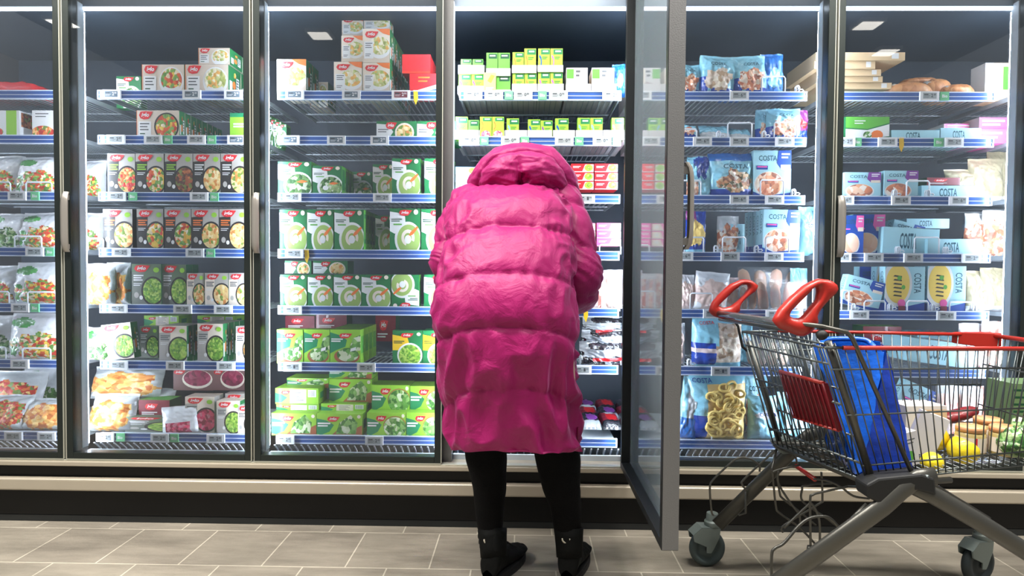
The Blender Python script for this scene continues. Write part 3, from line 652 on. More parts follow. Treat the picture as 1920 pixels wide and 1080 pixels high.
defb('costa5', .15, .2, lambda s=0: bag(.15, .2, .07, lambda u, v: b_white if inel(u, v, .55, .62, .34, .12) else b_costa, s+5, txt=[('COSTA', .28, .82, .58, .66, c_navy)]), 'seafood_bag', 'ice blue bag with white oval', 2)
defb('costab', .13, .17, lambda s=0: bag(.13, .17, .06, lambda u, v: (b_costa if inel(u, v, .5, .45, .26, .2) else b_blue), s+7), 'seafood_bag', 'bright blue seafood bag', 1)
defb('costaw', .14, .18, lambda s=0: bag(.14, .18, .06, lambda u, v: (f_shrimp if v < .4 and u < .45 else (b_navy if inel(u, v, .6, .75, .34, .3) else b_costa)), s+13), 'seafood_bag', 'white and blue seafood bag', 1)
defb('slim', .09, .24, lambda s=0: bag(.09, .24, .06, mf_slim, s+15), 'seafood_bag', 'narrow blue and white bag', 1)
defb('orng', .10, .17, lambda s=0: bag(.10, .17, .05, lambda u, v: (c_ring if inel(u, v, .45, .45, .42, .3) else (b_purple if v > .8 and u < .5 else (b_costa if v < .1 else b_navy))), s+16), 'seafood_bag', 'navy bag of orange shrimps', 1)
defb('rings', .2, .24, lambda s=0: bag(.2, .24, .09, lambda u, v: b_yel if u > .3 and v < .85 else (b_navy if v < .4 else b_costa), s+17, extra=ex_rings, txt=[('COSTA', .05, .4, .88, .94, c_navy)]), 'squid_bag', 'bag of golden battered squid rings', 1)
defb('purp', .1, .14, lambda s=0: bag(.1, .14, .04, lambda u, v: b_red if inel(u, v, .5, .6, .4, .15) else (b_purple if v > .4 else b_navy), s+18), 'seafood_bag', 'purple seafood bag', 1)
defb('whitef', .18, .18, lambda s=0: bag(.18, .18, .07, mf_win(f_meat, b_pinkw) if s % 2 else mf_win(mat('pale_fish', (222, 196, 186), .3, coat=.5, var=.15), b_white), s+20), 'fish_bag', 'clear bag of pale frozen fish', 3)
defb('bacon', .12, .16, lambda s=0: bag(.12, .16, .03, lambda u, v: (f_meat if int(u*6) % 2 else b_pinkw) if v < .85 else b_clear, s+24, .5), 'meat_pack', 'clear pack of pale meat slices', 2)
defb('clearb', .12, .18, lambda s=0: bag(.12, .18, .05, mf_win(f_shrimp, b_clear), s+27), 'shrimp_bag', 'clear bag of shrimps', 2)
defb('tan', .16, .18, lambda s=0: bag(.16, .18, .06, lambda u, v: b_tan if v > .15 else b_white, s+29), 'pastry_bag', 'cream coloured folded bag', 3)
defb('lily', .14, .14, lambda s=0: bag(.14, .14, .03, lambda u, v: b_costa if v > .5 else b_clear, s+31), 'seafood_bag', 'slumped pale blue bag', 1)
defb('dark', .17, .09, lambda s=0: bag(.17, .09, .06, lambda u, v: b_red if .2 < v < .34 and u > .3 else (b_grey if noisy(u, v, 3, 1) > -.1 else b_dark), s+33, 1.6), 'fish_pack', 'smoky vacuum pack with red label', 3)
defb('salmon', .16, .15, fillets(4, .16, .15, f_salmon, mat('salmon_skin', (222, 130, 96), .4)), 'salmon_pack', 'clear pack of salmon fillets')
defb('salmonb', .2, .1, fillets(4, .2, .1, f_salmon, f_salmon), 'salmon_pack', 'row of salmon portions at the back')
defb('mar', .16, .03, trayp(.16, .035, .2, (c_maroon, c_red, b_dark)), 'ready_meal_pack', 'dark red shrink-wrapped pack')
defb('mard', .16, .03, trayp(.16, .035, .2, (b_dark, c_violet, b_grey)), 'ready_meal_pack', 'black shrink-wrapped pack')
defb('redpk', .22, .03, trayp(.22, .03, .16, (b_red, b_blue, b_red)), 'ready_meal_pack', 'flat bright red pack')
defb('loaf', .2, .05, loaf(.2, .05, .12), 'bread_loaf', 'brown baguette roll in clear film')
_BM = {}
_bv = {}
def putb(bay, row, kind, x0, x1, yt, Y=.19, yb=None, rx=0, rz=0, ry=0, n=None, dscale=1):
    w, h, mk, name, words, nvar = BAGS[kind]; Y += .02
    v = _bv.get(kind, 0); _bv[kind] = v+1; v = v % nvar
    if (kind, v) not in _BM: _BM[(kind, v)] = mk(v) if nvar > 1 or 'lambda' in mk.__name__ else mk()
    ym = yt if yb is None else (yt+yb)/2
    A = at(x0, ym, Y); B = at(x1, ym, Y); zt = at((x0+x1)/2, yt, Y).z
    zb = z_shelf(row) if yb is None else at((x0+x1)/2, yb, Y).z
    o = link(name, _BM[(kind, v)], None, ((A.x+B.x)/2, Y, zb)); o.scale = ((B.x-A.x)/w, dscale, (zt-zb)/(h*max(.3, cos(rx)))); o.rotation_euler = (rx, ry, rz)
    o['category'] = 'packaging'
    o['category'] = {'bag': 'bag', 'pack': 'pack', 'loaf': 'bread'}[name.split('_')[-1]]
    ITEMS.append((o, words, bay, row, (A.x+B.x)/2, Y, zb))
    return o
# ================================================================ stock, bay by bay
# ---- leftmost bay
putb(0, 0, 'redpk', -30, 62, 150, .2); 
put(0, 1, 'whiteb', -52, 36, 207, .2); put(0, 1, 'whiteb', 60, 122, 207, .2)
putb(0, 2, 'vega', -40, 38, 291, .22, rx=-.15); putb(0, 2, 'vega', 30, 112, 293, .20, rx=-.2); putb(0, 2, 'vega', 130, 198, 300, .36, rx=-.1)
putb(0, 3, 'vegb', -25, 42, 400, .22, rx=-.2); putb(0, 3, 'vega', 36, 118, 398, .22, rx=-.2); putb(0, 3, 'vega', 128, 194, 400, .36)
putb(0, 4, 'vega', -60, 36, 498, .23, rx=-.1); putb(0, 4, 'vega', 28, 122, 492, .21, rx=-.1)
putb(0, 5, 'vegb', -60, 30, 592, .24, rx=-.1); putb(0, 5, 'vega', 18, 124, 588, .21, rx=-.1)
putb(0, 6, 'tom', -50, 70, 700, .30, rx=-.3); putb(0, 6, 'vegb', 34, 128, 690, .44, rx=-.2); putb(0, 6, 'tom', -30, 48, 745, .2, rx=-.4); putb(0, 6, 'fry', 40, 125, 752, .2, rx=-.4)
# ---- second bay
put(1, 0, 'spinv', 218, 264, 143, .42); put(1, 0, 'soup1', 266, 345, 121); put(1, 0, 'soup2', 347, 428, 121, deep=2); put(1, 0, 'soup2', 372, 431, 90, .173, 120.5, deep=2)
put(1, 1, 'pan1', 256, 336, 207, deep=8); put(1, 1, 'lime', 431, 474, 212)
for x0, x1, kd in ((201, 253, 'stir1'), (254, 307, 'stir2'), (309, 361, 'stir3'), (362, 413, 'stir4'), (414, 464, 'stir4')): put(1, 2, kd, x0, x1, 288, deep=2)
for x0, x1, kd in ((193, 248, 'stir5'), (256, 306, 'stir6'), (308, 358, 'stir6'), (359, 410, 'stir5'), (411, 462, 'stir5')): put(1, 3, kd, x0, x1, 392, deep=2)
putb(1, 4, 'fry', 160, 216, 494, .2); putb(1, 4, 'fry', 200, 245, 492, .26)
put(1, 4, 'beans', 247, 302, 495, deep=2); put(1, 4, 'beans', 304, 349, 496, .18, deep=2); put(1, 4, 'carrot', 350, 383, 512, .175, deep=2); put(1, 4, 'carrot', 384, 428, 512, .172, deep=2); put(1, 4, 'carrot', 429, 468, 512, .172, deep=2)
putb(1, 5, 'vegb', 163, 215, 614, .2); put(1, 5, 'peaw', 197, 252, 610, .19, ry=-.12, deep=1); put(1, 5, 'peaw', 298, 350, 611, deep=3); put(1, 5, 'beans', 262, 296, 612, .3); put(1, 5, 'peaw', 370, 418, 607, deep=4); put(1, 5, 'carrot', 442, 480, 612)
put(1, 5, 'nutri', 270, 335, 592, .42, 612); put(1, 5, 'nutri', 370, 440, 592, .42, 612)
putb(1, 6, 'fry', 168, 300, 690, .3, 748, rx=-.3); putb(1, 6, 'fry', 165, 250, 742, .19, rx=-.3); putb(1, 6, 'vegb', 225, 310, 735, .26, rx=-.5)
put(1, 6, 'beetd', 325, 400, 690, .36, 732); put(1, 6, 'beetd', 400, 460, 690, .36, 732); put(1, 6, 'maroonl', 260, 318, 750, .24, 782); put(1, 6, 'beans', 235, 345, 782, .2)
put(1, 6, 'beet', 347, 402, 744, .2, deep=2); putb(1, 6, 'berry', 305, 372, 762, .175, rx=-.1, ry=-.1); put(1, 6, 'peaw', 406, 450, 752, .175, deep=2); put(1, 6, 'carrot', 422, 470, 738, .25); put(1, 6, 'carrot', 446, 480, 760, .174)
# ---- third bay
put(2, 0, 'soupp', 519, 574, 111, deep=2); put(2, 0, 'soupp', 626, 679, 116, deep=2); put(2, 0, 'soupp', 680, 731, 118, deep=6); put(2, 0, 'soupp', 680, 731, 54, .172, 117.5, deep=5)
put(2, 0, 'soupp', 640, 682, 67, .2, 115.5); put(2, 0, 'soupp', 641, 681, 33, .26, 68); put(2, 0, 'soupp', 682, 731, 30, .26, 58); put(2, 0, 'soup2', 582, 615, 154, .4)
put(2, 0, 'redblue', 768, 822, 138, .18); put(2, 0, 'redbox', 754, 807, 102, .2, 137.5, deep=2)
put(2, 1, 'vegl', 706, 781, 227, deep=3); put(2, 1, 'vegl', 782, 857, 227, deep=2)
for i in range(4): put(2, 1, 'spinv', 494+i*9, 510+i*9, 218+i*5, .55-.08*i)
put(2, 2, 'spinv', 521, 584, 303, deep=2); put(2, 2, 'spinv', 586, 641, 311, deep=4); put(2, 2, 'spinv', 657, 697, 322, .36); put(2, 2, 'spin', 699, 738, 308, .22); put(2, 2, 'spin', 735, 788, 297, deep=2); put(2, 2, 'spin', 796, 849, 297, deep=2)
put(2, 3, 'spin', 524, 575, 393); put(2, 3, 'spin', 576, 625, 393); put(2, 3, 'spin', 627, 682, 393, deep=5); put(2, 3, 'spin', 704, 737, 404, .3); put(2, 3, 'spin', 731, 788, 391, deep=2); put(2, 3, 'spin', 790, 846, 392, deep=2)
for x0, x1 in ((525, 575), (577, 624), (626, 677), (678, 732)): put(2, 4, 'spin', x0, x1, 515, deep=2)
put(2, 4, 'spin', 734, 786, 515, flip=True); put(2, 4, 'spin', 795, 848, 515, deep=2)
put(2, 4, 'vegl', 534, 584, 489, .23, 513); put(2, 4, 'vegl', 587, 652, 489, .23, 513)
for x0, x1, dp in ((519, 568, 1), (570, 618, 1), (619, 676, 4)): put(2, 5, 'herbp', x0, x1, 618, deep=dp)
put(2, 5, 'yell', 736, 792, 620); put(2, 5, 'yell', 793, 846, 620, deep=2)
for i, (x0, x1, y0) in enumerate(((535, 590, 592), (592, 650, 590), (704, 742, 590))): put(2, 5, 'maroonl', x0, x1, y0, .5, 618 if i < 2 else 640)
put(2, 6, 'herbl', 509, 593, 775); put(2, 6, 'herbl', 594, 679, 776); put(2, 6, 'leafl', 688, 761, 774); put(2, 6, 'leafl', 762, 834, 774)
put(2, 6, 'nutri', 516, 597, 728, .23, 757.5); put(2, 6, 'nutri', 518, 598, 758, .235, 775); put(2, 6, 'nutri', 602, 686, 757, .235, 775)
put(2, 6, 'leafl', 697, 768, 722, .235, 772); put(2, 6, 'leafl', 769, 840, 724, .235, 772); put(2, 6, 'herbl', 617, 697, 711, .28, 755); put(2, 6, 'herbl', 617, 697, 689, .29, 710); put(2, 6, 'herbl', 538, 616, 709, .32, 727)
# ---- open bay: boxed herbs in white trays
def tray_mesh():
    mb = MB(); w, d, h, t = .107, .12, .045, .002
    mb.box(-w/2, w/2, 0, t, 0, h*.5, c_card); mb.box(-w/2, w/2, d-t, d, 0, h, c_card); mb.box(-w/2, w/2, t, d-t, 0, t, c_card)
    for x in (-w/2, w/2-t):
        b = len(mb.v); mb.v += [(x+q, y, z) for q in (0, t) for y, z in ((t, 0), (d-t, 0), (d-t, h), (t, h*.5))]
        for q in ((0, 1, 2, 3), (7, 6, 5, 4), (0, 3, 7, 4), (1, 5, 6, 2), (3, 2, 6, 7), (0, 4, 5, 1)): mb.face([b+i for i in q], c_card)
    return mb.mesh('tray')
TRY = tray_mesh()
def tray(row, x0, x1, yt, Y=.17, yb=None, words='white cardboard tray of herb boxes', hh=None):
    A = at(x0, yt, Y); B = at(x1, yt, Y); zb = z_shelf(row) if yb is None else at(x0, yb, Y).z
    zt = at((x0+x1)/2, yt, Y).z
    o = link('herb_tray', TRY, None, ((A.x+B.x)/2, Y, zb)); o.scale = ((B.x-A.x)/.107, 3.3 if yb is None else 1, (zt-zb)/.0225); o['category'] = 'tray'
    ITEMS.append((o, words, 3, row, (A.x+B.x)/2, Y, zb)); return o
YC = .176
for x0, x1, a, b in ((858, 908, 161, 171), (909, 958, 168, 171), (960, 1007, 157, 171), (1008, 1057, 157, 171), (1061, 1108, 157, 171), (1109, 1156, 157, 171), (1186, 1226, 157, 171)):
    tray(0, x0, x1, a)
for x0, x1, a, b in ((859, 908, 116, 138), (912, 957, 122, 142), (960, 1006, 116, 136.5), (1008, 1056, 116, 134.5)): tray(0, x0, x1, a+6, .17, b, 'white cardboard tray on top of herb boxes')
def cubes(row, kd, xs, yt, yb=None, Y=YC, deep=1):
    for x0, x1 in xs: put(3, row, kd, x0, x1, yt, Y, yb, deep=deep)
cubes(0, 'cubev', ((860, 883), (884, 907)), 139); cubes(0, 'pouchg', ((907, 930),), 136, Y=.165); cubes(0, 'cubeg', ((931, 957),), 142)
cubes(0, 'cubeo', ((961, 983), (984, 1006)), 137); cubes(0, 'cubep', ((1009, 1031), (1032, 1055)), 135)
cubes(0, 'cubeg', ((864, 884), (886, 906)), 111, 134, .2); cubes(0, 'cubeg', ((912, 933), (934, 956)), 99, 136, .18); cubes(0, 'cubeo', ((961, 982),), 98, 132, .18); cubes(0, 'cubeo', ((983, 1005),), 91, 132, .176)
cubes(0, 'cuben', ((1009, 1031),), 91, 130); cubes(0, 'cubep', ((1032, 1055),), 91, 130)
cubes(0, 'wherb', ((1062, 1102), (1110, 1152)), 127, Y=.176, deep=2); cubes(0, 'wherb', ((1187, 1210),), 128)
putb(3, 0, 'costab', 1148, 1175, 121, .2)
for x0, x1 in ((852, 898), (899, 946), (947, 988), (989, 1035), (1037, 1078), (1080, 1130), (1131, 1178), (1190, 1238)): tray(1, x0, x1, 244)
cubes(1, 'cuber', ((854, 877),), 219); cubes(1, 'cubeg', ((878, 898),), 225); cubes(1, 'cubef', ((900, 922), (923, 945)), 219, Y=.164); cubes(1, 'cubeb', ((950, 973),), 222); cubes(1, 'cuben', ((990, 1013),), 224); cubes(1, 'cubev', ((1014, 1036),), 226)
cubes(1, 'cuben', ((1041, 1066),), 222); cubes(1, 'cubeb', ((1083, 1106), (1107, 1130)), 221); cubes(1, 'cubeb', ((1147, 1170), (1191, 1212), (1214, 1238)), 221)
for i in range(3):
    for x0, x1 in ((1071, 1113), (1115, 1158), (1183, 1210), (1212, 1240)): put(3, 2, 'fishr', x0, x1, 307+i*16.3, .19, 322.5+i*16.3)
    for x0, x1 in ((854, 895),): put(3, 2, 'fishb', x0, x1, 313+i*14.5, .19, 327+i*14.5)
for i in range(3):
    for x0, x1 in ((1075, 1116), (1119, 1164), (1181, 1206), (1208, 1238)): put(3, 3, 'fishp', x0, x1, 418+i*14.6, .19, 432+i*14.6)
putb(3, 4, 'bacon', 1100, 1140, 512, .22, rz=.1); putb(3, 4, 'whitef', 1122, 1168, 506, .25); putb(3, 4, 'bacon', 1180, 1212, 500, .23); putb(3, 4, 'bacon', 1210, 1242, 505, .22); putb(3, 4, 'whitef', 1080, 1112, 512, .28)
for i, (x0, x1, y0, y1) in enumerate(((1086, 1166, 640, 682), (1090, 1168, 618, 655), (1092, 1166, 594, 628), (1180, 1240, 640, 682), (1182, 1240, 612, 652))): putb(3, 5, 'dark', x0, x1, y0, .2+.03*(i % 3), None if y1 > 680 else y1)
for i in range(4):
    for j in range(3): 
        o = putb(3, 6, 'mar' if (i+j) % 2 else 'mard', 1092+i*38-j*4, 1128+i*38-j*4, 792-j*14, .18+.14*j, 806-j*12)
# ---- fifth bay
putb(4, 0, 'costa1', 1268, 1312, 122, .2); putb(4, 0, 'costa2', 1308, 1376, 106, .19, ry=.06); putb(4, 0, 'costa1', 1374, 1438, 106, .19, ry=-.05); putb(4, 0, 'costab', 1426, 1468, 102, .24)
putb(4, 0, 'costab', 1345, 1388, 118, .28)
putb(4, 1, 'costa1', 1266, 1308, 234, .2, rx=-.4); putb(4, 1, 'lily', 1316, 1372, 230, .22, rx=-.6); putb(4, 1, 'lily', 1370, 1412, 236, .24, rx=-.6); putb(4, 1, 'costa1', 1416, 1452, 206, .26); putb(4, 1, 'costa1', 1436, 1500, 204, .2); putb(4, 1, 'purp', 1484, 1514, 207, .24)
putb(4, 2, 'costaw', 1288, 1332, 294, .19); putb(4, 2, 'costa3', 1327, 1411, 288, .19); put(4, 2, 'costa', 1413, 1484, 282, .18, deep=1)
putb(4, 3, 'orng', 1286, 1323, 396, .19); 
for i in range(4): put(4, 3, 'costa', 1404+i*7, 1440+i*7, 398-i, .34-.04*i)
put(4, 3, 'costa', 1430, 1499, 394, .18, ry=.03); putb(4, 3, 'costa5', 1498, 1536, 388, .3); 
putb(4, 3, 'clearb', 1345, 1385, 405, .5); put(4, 3, 'iceflat', 1370, 1402, 420, .5)
putb(4, 4, 'whitef', 1268, 1302, 515, .22); putb(4, 4, 'whitef', 1298, 1362, 510, .2, ry=.1); putb(4, 4, 'whitef', 1340, 1385, 520, .3); putb(4, 4, 'salmon', 1422, 1508, 528, .2); putb(4, 4, 'salmon', 1372, 1432, 534, .24); putb(4, 4, 'salmonb', 1385, 1492, 504, .42, 545); putb(4, 4, 'lily', 1482, 1514, 503, .36)
putb(4, 5, 'costa4', 1297, 1390, 594, .19); putb(4, 5, 'salmon', 1400, 1475, 640, .24); putb(4, 5, 'whitef', 1262, 1284, 605, .24); putb(4, 5, 'costa5', 1372, 1410, 608, .34)
putb(4, 6, 'slim', 1268, 1306, 706, .19, ry=.12); putb(4, 6, 'rings', 1290, 1397, 700, .19); putb(4, 6, 'costa5', 1402, 1462, 742, .19); putb(4, 6, 'costa1', 1384, 1440, 700, .3); putb(4, 6, 'costa5', 1455, 1520, 735, .22); putb(4, 6, 'rings', 1455, 1515, 745, .32)
# ---- rightmost bay
for i, (x1, y0, y1) in enumerate(((1697, 98, 113), (1641, 114, 129), (1652, 130, 142), (1655, 143, 154), (1672, 155, 167))):
    put(5, 0, 'kraft', 1530-(i % 2)*6+i*3, x1, y0, .2+.012*i, y1)
putb(5, 0, 'loaf', 1672, 1762, 148, .2); putb(5, 0, 'loaf', 1740, 1800, 142, .26); putb(5, 0, 'loaf', 1778, 1840, 152, .2); putb(5, 0, 'loaf', 1700, 1775, 140, .34, 160)
put(5, 0, 'brownw', 1848, 1900, 118, .26)
put(5, 1, 'leafb', 1586, 1668, 219, .18, deep=2); put(5, 1, 'iceflat', 1672, 1762, 244, .18); put(5, 1, 'iceflat', 1764, 1840, 240, .18); put(5, 1, 'pinkflat', 1770, 1836, 232, .3, 246); put(5, 1, 'pinkflat', 1836, 1896, 220, .24, 244); put(5, 1, 'pinkflat', 1830, 1892, 242, .22)
put(5, 2, 'costas', 1584, 1652, 323, .18); put(5, 2, 'costas', 1658, 1722, 320, .18); put(5, 2, 'iceflat', 1728, 1840, 348, .2); putb(5, 2, 'tan', 1770, 1835, 318, .3); putb(5, 2, 'tan', 1815, 1880, 298, .3); putb(5, 2, 'tan', 1850, 1900, 285, .34); put(5, 2, 'maroonl', 1738, 1800, 333, .24, 347)
put(5, 3, 'costab', 1580, 1620, 404, .18); put(5, 3, 'costab', 1600, 1660, 402, .24); put(5, 3, 'iceflat', 1655, 1760, 430, .2, ry=.05); put(5, 3, 'iceflat', 1700, 1780, 410, .3, 428); put(5, 3, 'iceflat', 1740, 1838, 448, .18); put(5, 3, 'costa', 1662, 1722, 424, .28, ry=.25)
putb(5, 3, 'clearb', 1808, 1850, 400, .3); putb(5, 3, 'clearb', 1842, 1890, 394, .28)
put(5, 4, 'costa', 1576, 1648, 530, .18, rx=.0, ry=.25); put(5, 4, 'plate', 1660, 1735, 500, .18, deep=1); put(5, 4, 'plate', 1644, 1700, 500, .24); put(5, 4, 'plate', 1740, 1812, 499, .18, deep=2); put(5, 4, 'costab', 1612, 1650, 500, .3); putb(5, 4, 'tan', 1806, 1852, 508, .3); putb(5, 4, 'tan', 1838, 1884, 502, .28)
put(5, 5, 'maroonl', 1618, 1690, 612, .52, 655); put(5, 5, 'iceflat', 1720, 1800, 626, .44); put(5, 5, 'iceflat', 1700, 1830, 648, .2, ry=.12); putb(5, 5, 'bacon', 1798, 1845, 606, .26); putb(5, 5, 'bacon', 1840, 1884, 602, .24)
putb(5, 6, 'bacon', 1755, 1800, 722, .2); putb(5, 6, 'bacon', 1800, 1845, 724, .2); put(5, 6, 'costa', 1660, 1740, 735, .22, rx=-.0, ry=.4); putb(5, 6, 'bacon', 1850, 1885, 728, .3)
# ================================================================ price tags and clips on the rails
m_tag = mat('tag_white', (238, 240, 242), .4); m_lcd = mat('tag_display', (172, 180, 182), .25, coat=.5); m_lcdd = mat('tag_dark_display', (112, 128, 140), .2, coat=.6); m_gtag = mat('green_promo_tag', (112, 196, 140), .4); m_ink = mat('tag_ink', (60, 66, 70), .5); m_lcdr = mat('tag_red_display', (140, 70, 80), .3, coat=.5)
def tag_mesh(price, disp):
    mb = MB(); w, h = .078, .038
    mb.box(-w/2, w/2, 0, .009, 0, h, m_tag); F = lambda u, v, o: ((u-.5)*w, -.0003*o, v*h)
    a = Art(mb, F); a.rect(.14, .86, .18, .84, disp); a.rect(.19, .42, .58, .7, m_ink); a.lines(.19, .5, .24, .5, 2, m_ink if disp is m_lcd else m_tag, .25)
    a.text(price[0], .56, .67, .34, .72, m_ink if disp is m_lcd else m_tag); a.text(price[1:], .69, .81, .5, .72, m_ink if disp is m_lcd else m_tag)
    return mb.mesh('price_tag')
TM = {k: tag_mesh(*v) for k, v in {'a': ('299', m_lcdd), 'b': ('249', m_lcd), 'c': ('099', m_lcd), 'd': ('699', m_lcd), 'e': ('199', m_lcd), 'r': ('291', m_lcdr)}.items()}
mb = MB(); mb.box(-.018, .018, 0, .006, 0, .035, m_gtag); text(mb, 'Bio', -.011, .011, .011, .024, m_tag, lambda u, v: (u, -.0004, v)); GT = mb.mesh('promo_tag')
mb = MB(); mb.poly([(-.008, 0, .0), (.010, 0, .0), (.012, 0, -.03), (.003, 0, -.058), (-.006, 0, -.04)], c_yellow); mb.poly([(-.008, .003, .0), (-.006, .003, -.04), (.003, .003, -.058), (.012, .003, -.03), (.010, .003, .0)], c_yellow); mb.box(-.009, .011, 0, .003, -.002, .004, c_cream); YT = mb.mesh('hanging_marker')
TAGS = {
 (0, 2): 'b33 g66', (0, 3): 'b66 g94', (0, 4): 'b39 g66', (0, 5): 'b38', (0, 6): 'b26 b88',
 (1, 0): 'a210 a360 a438', (1, 1): 'b218 b288 g315 b369 g397 a444', (1, 2): 'b220 g249 b374 g402', (1, 3): 'b228 b366 g395', (1, 4): 'b222 b343 b419', (1, 5): 'b223 b329 b424', (1, 6): 'b198 g226 b300 g327 b405',
 (2, 0): 'a553 a659 r752', (2, 1): 'a545 a631 a712', (2, 2): 'b548 b717', (2, 3): 'b552', (2, 4): 'b549', (2, 5): 'e549 b687', (2, 6): 'b535 b702',
 (3, 0): 'c887 c926 g954 c981 g1017 c1047 b1147 b1190', (3, 1): 'c882 g908 c957 g984 c1058 g1086 c1129 g1156 c1208', (3, 2): 'e1098 e1232', (3, 3): 'e1228', (3, 5): 'e1092',
 (4, 0): 'd1386', (4, 1): 'd1317 d1386 d1471', (4, 2): 'd1386 d1452', (4, 3): 'd1282 d1369 d1451', (4, 4): 'd1336 d1453', (4, 5): 'e1351', 
 (5, 0): 'b1742 g1771', (5, 1): 'b1585 g1607 b1664 g1760 b1788', (5, 2): 'd1583 d1689 d1797', (5, 3): 'd1578 d1638 d1712 b1821', (5, 4): 'd1611 d1774'}
for (k, r), s in TAGS.items():
    for t in s.split():
        x = float(t[1:]); Y = YF-.0075
        z = RAIL[r]-.0375
        P = at(x, 100, Y); 
        for _ in range(3):
            yy = [170, 257, 367, 475, 581, 686, 818][r]; P = at(x, yy, Y)
        if t[0] == 'g':
            o = link('promo_tag', GT, None, (P.x, YF-.0105, z+.001)); o['category'] = 'tag'; ITEMS.append((o, 'small green promotion tag', k, r, P.x, Y, z))
        else:
            o = link('price_tag', TM[t[0]], None, (P.x, YF-.0135, z-.0005)); o['category'] = 'price tag'
            ITEMS.append((o, {'a': 'white price tag with dark display', 'r': 'white price tag with red display'}.get(t[0], 'white electronic price tag'), k, r, P.x, Y, z))
for k, r, x in ((2, 0, 778), (2, 3, 573), (3, 4, 1098), (5, 1, 1692)):
    P = at(x, [170, 257, 367, 475, 581][r], .14); o = link('hanging_marker', YT, None, (P.x, YF-.0075, RAIL[r]-.002)); o['category'] = 'tag'; ITEMS.append((o, 'yellow pointed marker hanging from rail', k, r, P.x, .14, RAIL[r]))
# white wire product stops standing on the rails
def stop_mesh(w, h):
    mb = MB(); q = .006
    mb.tube([(-w/2, 0, 0), (-w/2, 0, h-q), (-w/2+q, 0, h), (w/2-q, 0, h), (w/2, 0, h-q), (w/2, 0, 0)], .0029, m_slat, 6)
    return mb.mesh('wire_stop')
STOPS = [(0, 2, 43, 93, 341), (0, 3, 22, 73, 443), (0, 4, -40, 12, 549), (0, 4, 47, 100, 549), (0, 5, -30, 5, 652), (0, 5, 37, 90, 652), (0, 2, -30, 15, 341), (0, 3, 160, 190, 447),
 (3, 3, 1124, 1166, 459), (3, 4, 1112, 1148, 546), (3, 4, 1184, 1230, 546), (4, 0, 1432, 1474, 142), (4, 1, 1272, 1308, 241), (4, 1, 1367, 1412, 229), (4, 1, 1454, 1498, 228), (4, 2, 1282, 1315, 338), (4, 2, 1428, 1473, 337), (4, 3, 1284, 1322, 445), (4, 3, 1357, 1400, 445), (4, 3, 1439, 1482, 446), (4, 4, 1297, 1337, 551), (4, 6, 1337, 1382, 801),
 (5, 2, 1705, 1746, 337), (5, 3, 1718, 1766, 445), (5, 4, 1583, 1594, 545), (5, 4, 1624, 1664, 565), (5, 4, 1705, 1745, 567), (5, 4, 1785, 1830, 567)]
_sm = {}
for k, r, x0, x1, yt in STOPS:
    A = at(x0, yt, .151); B = at(x1, yt, .151); h = max(.02, A.z-RAIL[r]+.001); w = B.x-A.x; key = (round(w, 2), round(h, 2))
    if key not in _sm: _sm[key] = stop_mesh(w, h)
    o = link('wire_stop', _sm[key], None, ((A.x+B.x)/2, .166, RAIL[r]-.012)); o.scale = (w/key[0] if key[0] else 1, 1, (h+.012)/h*h/h); o['category'] = 'shelf stop'
    ITEMS.append((o, 'white wire product stop', k, r, (A.x+B.x)/2, .15, RAIL[r]))
# white double-loop clips between products
def clip_mesh():
    mb = MB()
    for y in (0, .012):
        mb.tube([(cx, y, cz) for cx, cz in ((0, 0), (0, .034), (.004, .040), (.010, .040), (.014, .034), (.014, 0))], .0024, m_slat, 6)
    mb.tube([(-.022, .004, .010), (.028, .004, .016), (.033, .004, .021), (.028, .004, .026), (-.002, .004, .023)], .0022, m_slat, 6)
    return mb.mesh('divider_clip')
DC = clip_mesh()
for k, r, x in ((4, 0, 1493), (4, 1, 1345), (4, 1, 1430), (4, 2, 1486), (4, 3, 1340), (4, 3, 1416), (4, 5, 1290), (5, 2, 1676), (5, 2, 1738), (5, 3, 1682), (5, 3, 1772), (5, 4, 1598), (5, 4, 1668), (5, 4, 1748), (5, 4, 1824), (3, 4, 1156)):
    P = at(x, [167, 257, 367, 475, 581, 688][r], .16); o = link('divider_clip', DC, None, (P.x, .163, RAIL[r]-.012)); o['category'] = 'shelf divider'; ITEMS.append((o, 'small white double wire divider clip', k, r, P.x, .16, RAIL[r]))
